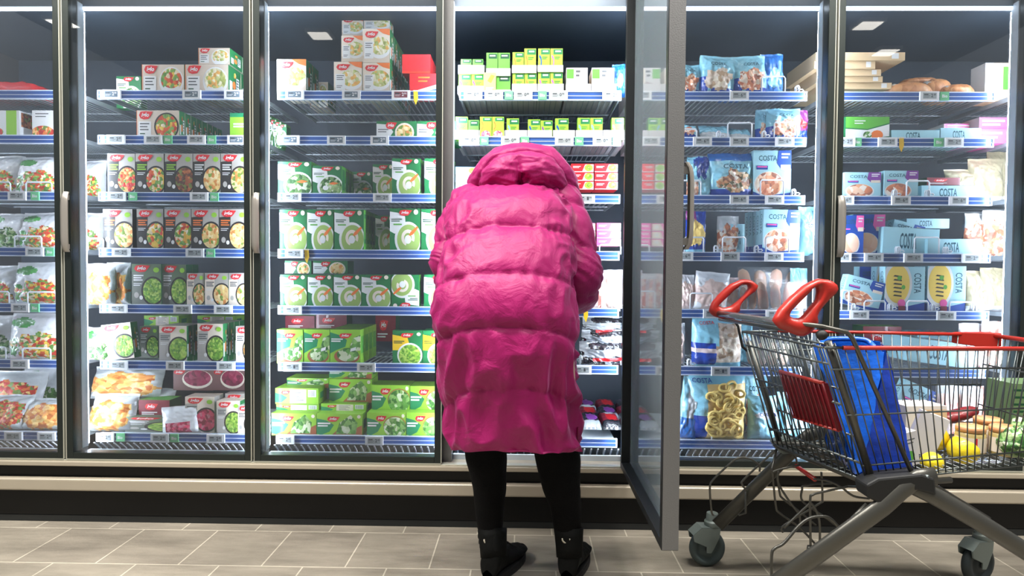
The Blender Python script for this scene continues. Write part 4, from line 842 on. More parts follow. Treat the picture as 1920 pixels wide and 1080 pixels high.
# ---------------------------------------------------------------- labels
ORD = {0: 'leftmost', 1: 'second from left', 2: 'third from left', 3: 'fourth from left', 4: 'fifth from left', 5: 'sixth from left', 6: 'seventh from left', 7: 'eighth from left', 8: 'ninth from left', 9: 'tenth from left', 10: 'eleventh from left', 11: 'twelfth from left'}
_g = {}
for it in ITEMS: _g.setdefault((it[1], it[2], it[3]), []).append(it)
for (words, k, r), L in _g.items():
    place = ROWN[r]+' shelf, '+('open bay' if k == 3 else BAYN[k]+' door')
    L.sort(key=lambda t: t[4]); cl = []
    for t in L:
        if cl and abs(t[4]-cl[-1][0][4]) < .025: cl[-1].append(t)
        else: cl.append([t])
    for ci, c in enumerate(cl):
        zs = sorted({round(t[6], 2) for t in c}); zc = []
        for z in zs:
            if not zc or z-zc[-1] > .015: zc.append(z)
        for t in c:
            zi = max(i for i, z in enumerate(zc) if t[6] >= z-.012)
            same = sorted([q for q in c if max(i for i, z in enumerate(zc) if q[6] >= z-.012) == zi], key=lambda q: q[5]); di = same.index(t)
            bits = []
            if len(cl) > 1: bits.append(ORD[ci] if ci < len(cl)-1 else 'rightmost')
            if len(zc) > 1: bits.append(['bottom', 'middle', 'third up', 'fourth up'][zi] if zi < len(zc)-1 else 'topmost')
            if len(same) > 1: bits.append(['front', 'second back', 'third back', 'fourth back', 'fifth back', 'sixth back', 'seventh back', 'eighth back'][di])
            t[0]['label'] = words+(', '+' '.join(bits) if bits else '')+', '+place
            t[0]['group'] = {'wire_stop': 'white wire product stops', 'price_tag': 'electronic price tags', 'promo_tag': 'green promotion tags'}.get(t[0].name.split('.')[0], words+' on the '+ROWN[r]+' shelf')
# ================================================================ the shopper
def coat_mat():
    m = mat('magenta_down_fabric', (150, 15, 90), .5, sheen=.22, spec=.35); nt = m.node_tree; p = nt.nodes['Principled BSDF']; L = nt.links.new
    p.inputs['Sheen Roughness'].default_value = .35; p.inputs['Sheen Tint'].default_value = (1, .5, .85, 1)
    tc = nt.nodes.new('ShaderNodeTexCoord'); n1 = nt.nodes.new('ShaderNodeTexNoise'); n1.inputs['Scale'].default_value = 13; n1.inputs['Detail'].default_value = 6; n1.inputs['Distortion'].default_value = .6
    L(tc.outputs['Object'], n1.inputs['Vector'])
    mu = nt.nodes.new('ShaderNodeTexNoise'); mu.inputs['Scale'].default_value = 420; mu.inputs['Detail'].default_value = 1; L(tc.outputs['Object'], mu.inputs['Vector'])
    b1 = nt.nodes.new('ShaderNodeBump'); b1.inputs['Strength'].default_value = .6; b1.inputs['Distance'].default_value = .02; L(n1.outputs['Fac'], b1.inputs['Height'])
    b2 = nt.nodes.new('ShaderNodeBump'); b2.inputs['Strength'].default_value = .25; b2.inputs['Distance'].default_value = .001; L(mu.outputs['Fac'], b2.inputs['Height']); L(b1.outputs['Normal'], b2.inputs['Normal'])
    L(b2.outputs['Normal'], p.inputs['Normal'])
    return m
m_coat = coat_mat()
m_skin = mat('skin', (226, 180, 156), .5, var=.04); m_hair = mat('hair_brown', (70, 46, 34), .5, bump=(90, .6))
m_legg = mat('black_knit', (5, 5, 6), .9, spec=.15, var=.1, bump=(200, .3)); m_boot = mat('black_boot_leather', (7, 8, 7), .7, spec=.15, var=.15, bump=(40, .3)); m_sole = mat('boot_sole', (12, 12, 13), .7); m_loop = mat('boot_loop', (196, 190, 172), .4)
PR = empty('person', 'person in a long magenta quilted coat, hood up, bending forward into the open freezer', 'person', (-.05, -.40, 0))
POFF = Vector((-.05, -.40, 0))
def P3(x, y, Y): return at(x, y, Y)-POFF
# spine rows: px row, left px, right px, depth Y, half thickness
ROWS = [(844, 838, 1095, -.41, .170), (800, 832, 1092, -.415, .185), (740, 826, 1088, -.425, .19), (680, 820, 1086, -.44, .195), (620, 815, 1084, -.455, .195), (570, 816, 1078, -.455, .19),
        (522, 826, 1076, -.42, .18), (475, 833, 1075, -.37, .17), (432, 838, 1074, -.32, .165), (410, 842, 1072, -.265, .14), (398, 850, 1068, -.22, .12), (390, 866, 1055, -.185, .10), (384, 890, 1034, -.155, .075), (378, 918, 1012, -.135, .055)]
def cr(a, b, c, d, t): return .5*((2*b)+(-a+c)*t+(2*a-5*b+4*c-d)*t*t+(-a+3*b-3*c+d)*t*t*t)
RC = []
for y, xl, xr, Y, b in ROWS:
    A = P3(xl, y, Y); B = P3(xr, y, Y); RC.append(((A+B)/2, (B.x-A.x)/2, b))
def ring(s):
    n = len(RC)-1; s = min(max(s, 0), n-1e-6); i = int(s); t = s-i
    q = [RC[max(0, i-1)], RC[i], RC[i+1], RC[min(n, i+2)]]
    C = Vector([cr(*[k[0][j] for k in q], t) for j in range(3)]); a = cr(*[k[1] for k in q], t); b = cr(*[k[2] for k in q], t)
    return C, a, b
def yrow(s):
    i = int(min(s, len(ROWS)-1.0001)); return ROWS[i][0]+(ROWS[i+1][0]-ROWS[i][0])*(s-i)
SEAMS = [875, 730, 612, 509, 418, 345, 300]
def coatf(u, v):
    """u around (0.25 = back towards the viewer), v hem to collar"""
    s = v*(len(RC)-1); C, a, b = ring(s); C2, _, _ = ring(s+.25); C1, _, _ = ring(s-.25)
    T = (C2-C1).normalized(); N = Vector((1, 0, 0)).cross(T).normalized()      # N towards the viewer's side and up
    if N.y > 0: N = -N
    an = u*2*pi; ca, sa = cos(an), sin(an); e = 2/2.35
    dx = (abs(ca)**e)*(1 if ca > 0 else -1); dn = (abs(sa)**e)*(1 if sa > 0 else -1)
    side = abs(ca); p0 = C + Vector((1, 0, 0))*dx*a + N*dn*b
    q0 = p0+POFF-CAMP; y = 540-FPX*q0.dot(UPV)/q0.dot(FWD) - 34*side**2.2 + 7*noise.noise(Vector((u*6, v*3, 0)))
    hemk = max(0, 1-v/.09); y = min(y, 849)
    # baffle puff
    puff = 0; near = 1
    for i in range(len(SEAMS)-1):
        if SEAMS[i] >= y > SEAMS[i+1]:
            f = (SEAMS[i]-y)/(SEAMS[i]-SEAMS[i+1]); A = (.012, .016, .018, .017, .015, .010)[i]
            puff = A*(.35*(1-(2*f-1)**2)+.65*(1-abs(2*f-1)**7)**.8); near = min(f, 1-f)*(SEAMS[i]-SEAMS[i+1])
    w = .6*noise.noise(Vector((u*30+2*sin(v*9), v*12, 3)))+.5*noise.noise(Vector((u*64, v*22, 8)))
    amp = .015*math.exp(-near/13)+.0022
    big = .008*noise.noise(Vector((u*5, v*5, 5)))
    low = max(0, min(1, (yrow(s)-590)/60))
    fold = low*(.024*(1-abs(noise.noise(Vector(((u-.25)*(11+10*v)+v*5, v*6-(u-.25)*9, 11))))*2.6)-.016+.020*noise.noise(Vector(((u-.25)*13-v*10, v*7+u*6, 2)))*1.0)
    fold += .022*(1-low)*(1-3*abs(noise.noise(Vector((u*16+v*14, v*16-u*8, 21)))))*max(0, side-.3)
    # lumbar pull folds towards the right elbow
    D = puff+w*amp+big+fold*.8
    # back pleat in the lower part
    if low: D -= low*.012*math.exp(-((u-.245-.01*sin(v*20))/.012)**2)
    p = C + Vector((1, 0, 0))*dx*(a-.020) + N*dn*(b-.01)
    out = (Vector((1, 0, 0))*dx*b + N*dn*a).normalized()
    if v < .004: D = -.004
    return p+out*D+Vector((0, 0, .058*max(0, sa)*hemk*hemk))
mb = MB(); mb.grid(coatf, 200, 230, m_coat, wrapu=True)
# hem turn-under
def hem(u, v):
    p = coatf(u, 0); C = ring(0)[0]; q = p+(C-p)*(.12*v); q.z = p.z+.02*v*(1-v)*4*-.3+.03*v; return q
mb.grid(hem, 120, 4, m_coat, wrapu=True, flip=True)
coat = mb.build('coat', PR)
def sleeve(pts, name, wr):
    P = [(P3(x, y, Y), r) for x, y, Y, r in pts]; n = len(P)-1
    def at_(s):
        s = min(max(s, 0), n-1e-6); i = int(s); t = s-i; q = [P[max(0, i-1)], P[i], P[i+1], P[min(n, i+2)]]
        return Vector([cr(*[k[0][j] for k in q], t) for j in range(3)]), cr(*[k[1] for k in q], t)
    def f(u, v):
        s = v*n; C, r = at_(s); T = (at_(s+.06)[0]-at_(s-.06)[0]).normalized(); A = T.cross(Vector((0, 1, .2))).normalized() if abs(T.y) < .95 else T.cross(Vector((0, 0, 1))).normalized()
        A = T.cross(Vector((.25, .3, 1))).normalized(); B = T.cross(A); an = u*2*pi
        fr = (v*5.2+.08*sin(an*1)) % 1; puff = .014*(1-abs(2*fr-1)**2.4)**.7; near = min(fr, 1-fr)
        w = noise.noise(Vector((u*9, v*16, wr)))*.006+noise.noise(Vector((cos(an)*3, sin(an)*3+v*22, wr)))*(.004+.010*math.exp(-near*9))
        rr = r-.012+puff+w
        if v > .985: rr = r*.62
        return C+(A*cos(an)+B*sin(an))*rr
    mb = MB(); mb.grid(f, 64, 120, m_coat, wrapu=True); return mb.build('sleeve', coat)
sleeve([(1030, 368, -.17, .06), (1052, 378, -.20, .074), (1068, 420, -.25, .078), (1078, 470, -.29, .080), (1083, 515, -.31, .088), (1080, 545, -.26, .082), (1078, 552, -.16, .066), (1074, 548, -.06, .056), (1068, 545, .0, .05)], 'sleeve', 3)
sleeve([(900, 372, -.17, .06), (880, 382, -.20, .072), (862, 420, -.25, .076), (852, 465, -.29, .080), (850, 495, -.31, .082), (853, 518, -.26, .076), (862, 530, -.16, .064), (872, 532, -.06, .054), (878, 530, .0, .05)], 'sleeve', 9)
# hood: pulled over the bowed head
HC = P3(981, 334, -.15)
def hoodf(u, v):
    # pole points forward and down (the face opening); v 0 = back centre, 1 = opening
    th = v*pi*.80; an = u*2*pi
    ax = Vector((0, .94, .30)).normalized(); up = Vector((0, -.3, 1)).normalized(); rt = ax.cross(up).normalized(); up = rt.cross(ax).normalized()
    d = -ax*cos(th)+(rt*cos(an)+up*sin(an))*sin(th)
    p = Vector((d.x*.188, d.y*.165, d.z*(.094 if d.z > 0 else .092)))
    if d.z < 0: p.z -= .0
    # creases: rim band seam and centre panel seams
    lat = th/(pi*.80); fr = lat/.40 if lat < .40 else (lat-.40)/.30 if lat < .70 else (lat-.70)/.31; near = min(fr, 1-fr) if lat > .1 else .5
    fr = .5 if lat < .20 else fr
    puff = .022*(1-abs(2*fr-1)**3)**.7 if lat > .05 else .0
    if lat < .40: puff -= .014*math.exp(-((d.x+.08+.1*d.z)/.05)**2)*min(1, (.40-lat)*6)
    w = .008*noise.noise(Vector((d.x*3+1, d.z*5, d.y*4)))+.0025*noise.noise(Vector((d.x*8, d.z*12+3, d.y*8)))+(.003*math.exp(-near*8))*noise.noise(Vector((d.x*20, d.z*20, d.y*20)))
    dip = .020*math.exp(-((p.x+.02)/.05)**2)*(1 if d.z < -.2 else 0)
    q = HC+p+d*(puff+w); q.z += -.12*p.x*(-.0)-dip+.012*(1-(p.x/.18)**2)
    q.z += -.03*max(0, abs(p.x)-.1)/.08
    return q
mb = MB(); mb.grid(hoodf, 130, 90, m_coat, wrapu=True); mb.build('hood', coat)
# collar roll under the hood
mb = MB(); cpts = []
for i in range(40):
    a = 2*pi*i/40; cpts.append(P3(972, 366, -.16)+Vector((cos(a)*.15, sin(a)*.085, -.004-.028*max(0, -sin(a))+.03*abs(cos(a)))))
mb.tube(cpts, [.030+.005*sin(i*2.1) for i in range(40)], m_coat, 12, closed=True); mb.build('collar', coat)
# zip along the right hem slit
mb = MB(); zp = [coatf(.02, v*.0085*10) + Vector((.004, -.0, 0)) for v in (0, .2, .4, .6, .8, 1)]
mb.tube(zp, .003, mat('zip_tape', (120, 10, 60), .4), 6); mb.build('zip', coat)
# body: one continuous skin inside the clothes
def skin(name, verts, edges, rad, mt, parent, sub=2, root=0):
    me = bpy.data.meshes.new(name); me.from_pydata([tuple(v) for v in verts], edges, []); me.materials.append(mt)
    o = link(name, me, parent); md = o.modifiers.new('skin', 'SKIN'); md.use_smooth_shade = True
    for i, r in enumerate(rad):
        me.skin_vertices[0].data[i].radius = (r, r) if not isinstance(r, tuple) else r
        me.skin_vertices[0].data[i].use_root = i == root
    ss = o.modifiers.new('sub', 'SUBSURF'); ss.levels = ss.render_levels = sub
    return o
hl, hr = P3(912, 640, -.43), P3(1040, 640, -.43)
V = [P3(975, 630, -.44), P3(972, 520, -.40), P3(972, 430, -.30), P3(972, 375, -.20), P3(974, 352, -.13), P3(976, 335, -.07), P3(978, 322, -.03),
     hl, P3(916, 850, -.40), P3(918, 985, -.385), P3(925, 1040, -.37), hr, P3(1046, 850, -.40), P3(1058, 985, -.385), P3(1066, 1040, -.37),
     P3(885, 385, -.20), P3(852, 480, -.29), P3(870, 530, -.06), P3(1055, 385, -.20), P3(1080, 520, -.29), P3(1070, 547, -.06)]
E_ = [(0, 1), (1, 2), (2, 3), (3, 4), (4, 5), (5, 6), (0, 7), (7, 8), (8, 9), (9, 10), (0, 11), (11, 12), (12, 13), (13, 14), (3, 15), (15, 16), (16, 17), (3, 18), (18, 19), (19, 20)]
Rr = [.11, .10, .11, .09, .05, .07, .075, .085, .06, .04, .035, .085, .06, .04, .035, .045, .036, .024, .045, .036, .024]
# hands: palm, thumb and four fingers each, reaching into the freezer
for w_, sgn in ((17, 1), (20, -1)):
    W = V[w_]; i0 = len(V); V.append(W+Vector((0, .06, -.005))); E_.append((w_, i0)); Rr.append((.03, .016))
    for j in range(4):
        b = W+Vector(((j-1.5)*.019, .095, -.01)); L_ = (.030, .036, .034, .026)[j]
        k = len(V); V += [b, b+Vector((0, L_*.9, -.010)), b+Vector((0, L_*1.5, -.032))]; E_ += [(i0, k), (k, k+1), (k+1, k+2)]; Rr += [.010, .0088, .0078]
    k = len(V); V += [W+Vector((sgn*.038, .05, -.015)), W+Vector((sgn*.050, .085, -.03))]; E_ += [(i0, k), (k, k+1)]; Rr += [.011, .0085]
body = skin('body', V, E_, Rr, m_skin, PR)
# head with a face, bowed towards the shelves
hc = P3(980, 345, -.07)
Mh = Matrix.Translation(hc) @ Matrix.Rotation(-.9, 4, 'X')
def headf(u, v):
    an = u*2*pi; th = v*pi; d = Vector((cos(an)*sin(th), sin(an)*sin(th), -cos(th)))
    p = Vector((d.x*.072, d.y*.092, d.z*.108))
    if d.y > 0:
        p.y += .020*math.exp(-(d.x/.16)**2-((d.z+.12)/.16)**2)-.006*math.exp(-((abs(d.x)-.35)/.14)**2-((d.z-.05)/.12)**2)
        p.y += .006*math.exp(-(d.x/.3)**2-((d.z+.48)/.07)**2)
    if d.z < 0: p.x *= 1+.25*d.z; 
    p.x += .010*(1 if d.x > 0 else -1)*math.exp(-((abs(d.x)-1)/.12)**2-(d.z/.2)**2-((d.y+.05)/.15)**2)
    return Mh @ p
mb = MB(); mb.grid(headf, 40, 30, m_skin, wrapu=True); hd = mb.build('head', PR)
mb = MB()
for sx in (-1, 1): mb.lathe([(0, .003), (.012, 0), (.014, -.006)], mat('eye_white', (235, 232, 226), .2), 10, Mh @ Matrix.Translation((sx*.028, .086, .006)) @ Matrix.Rotation(-pi/2, 4, 'X'))
mb.build('eyes', hd)
mb = MB(); mb.grid(lambda u, v: Mh @ Vector((cos(u*2*pi)*sin(v*1.9)*.082, sin(u*2*pi)*sin(v*1.9)*.100-.012, cos(v*1.9)*.118+.004*sin(u*60))), 48, 20, m_hair, wrapu=True); mb.build('hair', hd)
# leggings
def leg(pts, seed):
    P = [(P3(x, y, Y), r) for x, y, Y, r in pts]; n = len(P)-1
    def f(u, v):
        s = min(v*n, n-1e-6); i = int(s); t = s-i; q = [P[max(0, i-1)], P[i], P[i+1], P[min(n, i+2)]]
        C = Vector([cr(*[k[0][j] for k in q], t) for j in range(3)]); r = cr(*[k[1] for k in q], t); an = u*2*pi
        r += .003*noise.noise(Vector((u*5, v*14, seed)))+(.004*abs(sin(v*70)) if v > .86 else 0)
        return C+Vector((cos(an)*r, sin(an)*r, 0))
    return f
mb = MB()
mb.grid(leg([(940, 640, -.43, .085), (928, 720, -.43, .082), (915, 800, -.41, .076), (911, 850, -.40, .072), (917, 905, -.395, .060), (918, 955, -.39, .050), (920, 1000, -.38, .042), (924, 1030, -.375, .042)], 1), 28, 90, m_legg, wrapu=True)
mb.grid(leg([(1008, 640, -.43, .085), (1018, 720, -.43, .082), (1034, 800, -.41, .078), (1045, 850, -.40, .078), (1051, 905, -.395, .068), (1060, 955, -.39, .054), (1065, 1000, -.38, .044), (1070, 1030, -.375, .042)], 2), 28, 90, m_legg, wrapu=True)
mb.build('leggings', PR)
# ankle boots
def boot(px, py, ang, topx, topy):
    base = onfloor(px, py)-POFF; base.z = 0
    top = P3(topx, topy, -.38)
    M = Matrix.Translation(base) @ Matrix.Rotation(ang, 4, 'Z')
    # foot: sections along local +y (heel 0 to toe .25)
    SEC = [(-.012, .020, .030, .052), (.0, .034, .072, .110), (.03, .038, .10, .175), (.06, .037, .10, .15), (.09, .038, .085, .105), (.13, .043, .07, .080), (.18, .047, .06, .066), (.22, .044, .05, .056), (.25, .030, .04, .046), (.262, .012, .03, .036)]
    n = len(SEC)-1
    def f(u, v):
        s = min(v*n, n-1e-6); i = int(s); t = s-i; q = [SEC[max(0, i-1)], SEC[i], SEC[i+1], SEC[min(n, i+2)]]
        y, w, _, h = [cr(*[k[j] for k in q], t) for j in range(4)]; an = u*2*pi
        ca, sa = cos(an), sin(an); x = w*(abs(ca)**.8)*(1 if ca > 0 else -1); z = .022+(h-.022)*(.5+.5*sa)*(1 if sa > 0 else 1)
        z += .003*noise.noise(Vector((x*60, y*50, z*40)))
        return M @ Vector((x*(1-.35*max(0, sa)), y, z))
    mb = MB(); mb.grid(f, 30, 40, m_boot, wrapu=True)
    # shaft
    sh0 = M @ Vector((0, .035, .08)); ax = [sh0, sh0.lerp(top, .5)+Vector((0, 0, 0)), top]
    mb.tube([sh0, sh0.lerp(top, .35), sh0.lerp(top, .7), top], [.046, .047, .049, .052], m_boot, 24)
    bt = mb.build('boot', PR)
    mb = MB(); out = []
    for i in range(28):
        a = 2*pi*i/28; yy = .125+.14*sin(a); ww = .040+.010*max(0, sin(a+.3)); out.append((cos(a)*ww, yy))
    for z0, z1, g in ((0, .018, 1.05), (.018, .026, 1.0)):
        b = len(mb.v)
        for z in (z0, z1):
            for x, y in out: mb.v.append(tuple(M @ Vector((x*g, y, z))))
        for i in range(28): mb.face([b+i, b+(i+1) % 28, b+28+(i+1) % 28, b+28+i], m_sole)
        mb.face([b+i for i in range(28)][::-1], m_sole); mb.face([b+28+i for i in range(28)], m_sole)
    mb.build('sole', bt)
    mb = MB(); lc = top+Vector((-.012, -.052, -.014))
    mb.tube([lc+Vector((cos(a)*.013, -.002, sin(a)*.015)) for a in [pi+pi*i/8 for i in range(9)]], .0028, m_loop, 6); mb.build('pull_loop', bt, label='pale boot pull loop')
    mb = MB()
    for i in range(5): 
        z = .12-.0*i; yy = .08+.022*i; hh = .118-.014*i; c0 = M @ Vector((-.02, yy, hh)); c1 = M @ Vector((.02, yy+.008, hh)); mb.tube([c0, (c0+c1)/2+Vector((0, 0, .006)), c1], .003, m_sole, 6)
    mb.build('laces', bt)
boot(917, 1096, -.42, 923, 992)
boot(1064, 1096, -.28, 1066, 990)
# ================================================================ the trolley
YN, YFAR = -.82, -.37
m_zinc = mat('zinc_wire', (98, 104, 104), .32, metal=.8); m_tube = mat('trolley_tube', (88, 87, 82), .36, metal=.7, var=.06); m_cred = mat('trolley_red', (164, 30, 18), .42, coat=.25, var=.05); m_cred2 = mat('trolley_flap_red', (112, 14, 26), .35, coat=.3)
m_hub = mat('black_plastic', (14, 15, 15), .6); m_rub = mat('grey_rubber', (66, 78, 78), .55, var=.1); m_rubd = mat('dark_rubber', (40, 48, 50), .55); m_fork = mat('fork_grey', (112, 122, 118), .45, metal=.2); m_chrome = mat('handle_chrome', (176, 178, 180), .2, metal=.9)
CO = Vector((1.12, -.6, 0))
CT = empty('shopping_trolley', 'wire shopping trolley with red loop handles and red rim, parked by the freezer', 'shopping trolley', CO)
def C3(x, y, Y): return at(x, y, Y)-CO
def lerp(a, b, t): return a+(b-a)*t
FT, NT, FB, NB = C3(1392, 622, YFAR), C3(1545, 652, YN), C3(1450, 832, YFAR-.03), C3(1625, 903, YN+.03)
XE = 1.56-CO.x
NTE, NBE = Vector((XE, YN-CO.y+.03, NT.z+.0)), Vector((XE-.06, YN-CO.y+.07, NB.z+.05))
FTE, FBE = Vector((XE, YFAR-CO.y-.03, FT.z+.0)), Vector((XE-.06, YFAR-CO.y-.07, NB.z+.05))
def bil(A, B, C, D, s, t): return lerp(lerp(A, B, s), lerp(C, D, s), t)     # s along the top, t downwards
# basket grid: sides, floor, front
mb = MB(); r0, r1 = .0026, .0018
def panel(A, B, C, D, nv, hs, rv=r1, rh=r0):
    for i in range(nv+1): s = i/nv; mb.tube([bil(A, B, C, D, s, 0), bil(A, B, C, D, s, 1)], rv, m_zinc, 5)
    for t in hs: mb.tube([bil(A, B, C, D, 0, t), bil(A, B, C, D, 1, t)], rh, m_zinc, 6)
panel(NT, NTE, NB, NBE, 26, (.16, .5, .88, 1.0)); panel(FT, FTE, FB, FBE, 26, (.16, .5, .88, 1.0)); panel(NTE, FTE, NBE, FBE, 14, (.3, .7, 1.0))
panel(NB, NBE, FB, FBE, 22, (.08, .3, .5, .7, .92))
mb.build('basket', CT)
# rear gate and folded child seat
mb = MB()
for i in range(17): s = i/16; mb.tube([bil(FT, NT, FB, NB, s, 0), bil(FT, NT, FB, NB, s, 1)], .0026, m_zinc, 6)
for t in (.0, .12, .42, .86, 1.0): mb.tube([bil(FT, NT, FB, NB, 0, t), bil(FT, NT, FB, NB, 1, t)], .0034, m_zinc, 6)
mb.build('rear_gate', CT)
o2 = Vector((.045, 0, .01)); mb = MB()
for i in range(12): s = .06+.88*i/11; mb.tube([bil(FT, NT, FB, NB, s, 0)+o2, bil(FT, NT, FB, NB, s, .5)+o2, bil(FT, NT, FB, NB, s, .93)+o2*.4], .0024, m_zinc, 6)
for t in (.02, .35, .7): mb.tube([bil(FT, NT, FB, NB, .06, t)+o2*(1-.5*t), bil(FT, NT, FB, NB, .94, t)+o2*(1-.5*t)], .003, m_zinc, 6)
cs = mb.build('child_seat', CT)
o3 = Vector((-.008, -.004, 0)); mb = MB()
Q = [bil(FT, NT, FB, NB, s, t)+o3 for s, t in ((.42, .28), (.90, .28), (.90, .64), (.42, .66))]
th = Vector((.012, 0, 0)); b = len(mb.v); mb.v += [tuple(q) for q in Q]+[tuple(q+th) for q in Q]
for f in ((0, 1, 2, 3), (7, 6, 5, 4), (0, 4, 5, 1), (1, 5, 6, 2), (2, 6, 7, 3), (3, 7, 4, 0)): mb.face([b+i for i in f], m_cred2)
mb.tube([Q[0], Q[1]], .0055, m_cred, 8); mb.tube([Q[3], Q[2]], .004, m_cred, 8)
for i in range(11): s = i/10; mb.tube([lerp(Q[0], Q[1], s)-th*.25, lerp(Q[3], Q[2], s)-th*.25], .0022, m_cred2, 5)
mb.build('seat_flap', CT, label='red plastic seat flap')
# red rim
mb = MB()
rimN = [bil(NT, NTE, NB, NBE, .07, 0), NTE]; rimF = [FT+Vector((.12, 0, .004)), FTE]
mb.tube(rimN, .0062, m_cred, 10); mb.tube(rimF, .0058, m_cred, 10); mb.tube([NTE, FTE], .0075, m_cred, 10)
mb.build('red_rim', CT)
mb = MB(); mb.tube([NT, bil(NT, NTE, NB, NBE, .07, 0)], .004, m_zinc, 8); mb.tube([FT, FT+Vector((.12, 0, .004))], .004, m_zinc, 8); mb.build('rim_wire', CT)
# red corner blocks at the nose
for E_, sy in ((NTE, 1), (FTE, -1)):
    mb = MB(); x0, x1 = E_.x-.11, E_.x+.015; y0, y1 = sorted((E_.y-.012*sy, E_.y+.05*sy))
    b = len(mb.v); mb.v += [(x0, y0 if sy > 0 else y1, E_.z+.008), (x1, y0, E_.z+.010), (x1, y1, E_.z+.010), (x0, y0 if sy > 0 else y1, E_.z-.03), (x1, y0, E_.z-.045), (x1, y1, E_.z-.045)]
    for f in ((0, 1, 2), (5, 4, 3), (0, 3, 4, 1), (1, 4, 5, 2), (2, 5, 3, 0)): mb.face([b+i for i in f], m_cred)
    mb.build('corner_block', CT, bevel=.003)
# handle bar
h0, h1 = C3(1342, 587, YFAR), C3(1480, 606, YN+.05)
mb = MB(); mb.tube([h0, lerp(h0, h1, .3), lerp(h0, h1, .7), h1], .0105, m_chrome, 16); mb.build('handle_bar', CT)
mb = MB(); mb.tube([h0+Vector((.02, .02, -.022)), h1+Vector((.02, -.02, -.022))], .006, m_zinc, 8); 
mb.tube([C3(1375, 598, YFAR), C3(1384, 612, YFAR), C3(1392, 650, YFAR), C3(1400, 657, YFAR), C3(1412, 658, YFAR)], .0045, m_hub, 8); mb.build('handle_support', CT)
def resample(pts, n, c):
    import bisect
    P = [((x, y)) for x, y in pts]; out = []
    for k in range(n):
        a = 2*pi*k/n; dx, dy = cos(a), sin(a); best = 0
        for i in range(len(P)):
            x1, y1 = P[i][0]-c[0], P[i][1]-c[1]; x2, y2 = P[(i+1) % len(P)][0]-c[0], P[(i+1) % len(P)][1]-c[1]
            ex, ey = x2-x1, y2-y1; den = dx*ey-dy*ex
            if abs(den) < 1e-9: continue
            t = (x1*ey-y1*ex)/den; u = (x1*dy-y1*dx)/den
            if t > 0 and -1e-6 <= u <= 1+1e-6: best = max(best, t)
        out.append((c[0]+dx*best, c[1]+dy*best))
    return out
def arclen(pts, n):
    L = [0]; m = len(pts)
    for i in range(m): L.append(L[-1]+hypot(pts[(i+1) % m][0]-pts[i][0], pts[(i+1) % m][1]-pts[i][1]))
    out = []
    for k in range(n):
        t = L[-1]*k/n; i = max(j for j in range(m) if L[j] <= t); f = (t-L[i])/(L[i+1]-L[i]); out.append((pts[i][0]+(pts[(i+1) % m][0]-pts[i][0])*f, pts[i][1]+(pts[(i+1) % m][1]-pts[i][1])*f))
    return out
def grip(outer, inner, Y, th):
    S = lambda L: [(1280+x/5.4, 500+y/5.4) for x, y in L]
    N = 36; O = arclen(S(outer), N); I = arclen(S(inner), N)
    # line the two loops up
    best = min(range(N), key=lambda k: sum(hypot(O[i][0]-I[(i+k) % N][0], O[i][1]-I[(i+k) % N][1]) for i in range(N))); I = [I[(i+best) % N] for i in range(N)]
    mb = MB(); K = 10; b = 0
    for i in range(N):
        o_, n_ = C3(*O[i], Y), C3(*I[i], Y); c = (o_+n_)/2; hw = (o_-n_)/2
        for k in range(K):
            a = 2*pi*k/K; mb.v.append(tuple(c+hw*(abs(cos(a))**.8*(1 if cos(a) > 0 else -1))+Vector((0, th*sin(a), 0))))
    for i in range(N):
        for k in range(K): mb.face([i*K+k, i*K+(k+1) % K, ((i+1) % N)*K+(k+1) % K, ((i+1) % N)*K+k], m_cred, True)
    return mb.build('loop_grip', CT)
grip([(905, 545), (960, 440), (1080, 310), (1230, 180), (1360, 120), (1500, 135), (1585, 200), (1560, 260), (1480, 330), (1400, 420), (1350, 500), (1370, 580), (1290, 680), (1200, 715), (1060, 660), (960, 620)],
     [(1075, 490), (1090, 450), (1150, 390), (1250, 290), (1320, 205), (1345, 195), (1349, 250), (1340, 340), (1300, 390), (1230, 470), (1180, 520), (1110, 515)], YN+.03, .019)
grip([(262, 450), (290, 360), (370, 270), (470, 180), (600, 125), (690, 135), (770, 195), (735, 250), (650, 310), (590, 370), (570, 410), (575, 455), (520, 500), (510, 545), (420, 535), (300, 500)],
     [(360, 390), (430, 330), (510, 250), (590, 185), (650, 180), (660, 220), (620, 280), (560, 340), (480, 400), (400, 415)], YFAR-.01, .017)
# frame tubes
mb = MB(); T = mb.tube
T([C3(1482, 604, YN+.03), C3(1540, 612, YN), C3(1588, 623, YN), C3(1598, 634, YN), C3(1712, 892, YN+.01)], .0062, m_tube, 12)
T([C3(1552, 640, YN+.02), C3(1572, 700, YN+.02), C3(1636, 905, YN+.03)], .0105, m_tube, 12)
T([C3(1404, 640, YFAR), C3(1462, 832, YFAR-.02)], .009, m_tube, 12)
T([FB+Vector((.01, 0, -.005)), NB+Vector((.03, 0, -.015))], .0095, m_tube, 12); T([FB+Vector((.03, 0, .0)), NB+Vector((.05, 0, -.01))], .006, m_tube, 10)
T([NB+Vector((0, 0, -.01)), lerp(NB, NBE, .45)+Vector((0, 0, -.02))], .009, m_tube, 12); T([FB, lerp(FB, FBE, .45)+Vector((0, 0, -.02))], .009, m_tube, 12)
mb.build('frame', CT)
mb = MB(); mb.lathe([(0, .012), (.012, .010), (.015, 0), (.012, -.012), (0, -.014)], m_hub, 16, Matrix.Translation(C3(1541, 628, YN)) @ Matrix.Rotation(pi/2, 4, 'X')); mb.build('hinge_knob', CT)
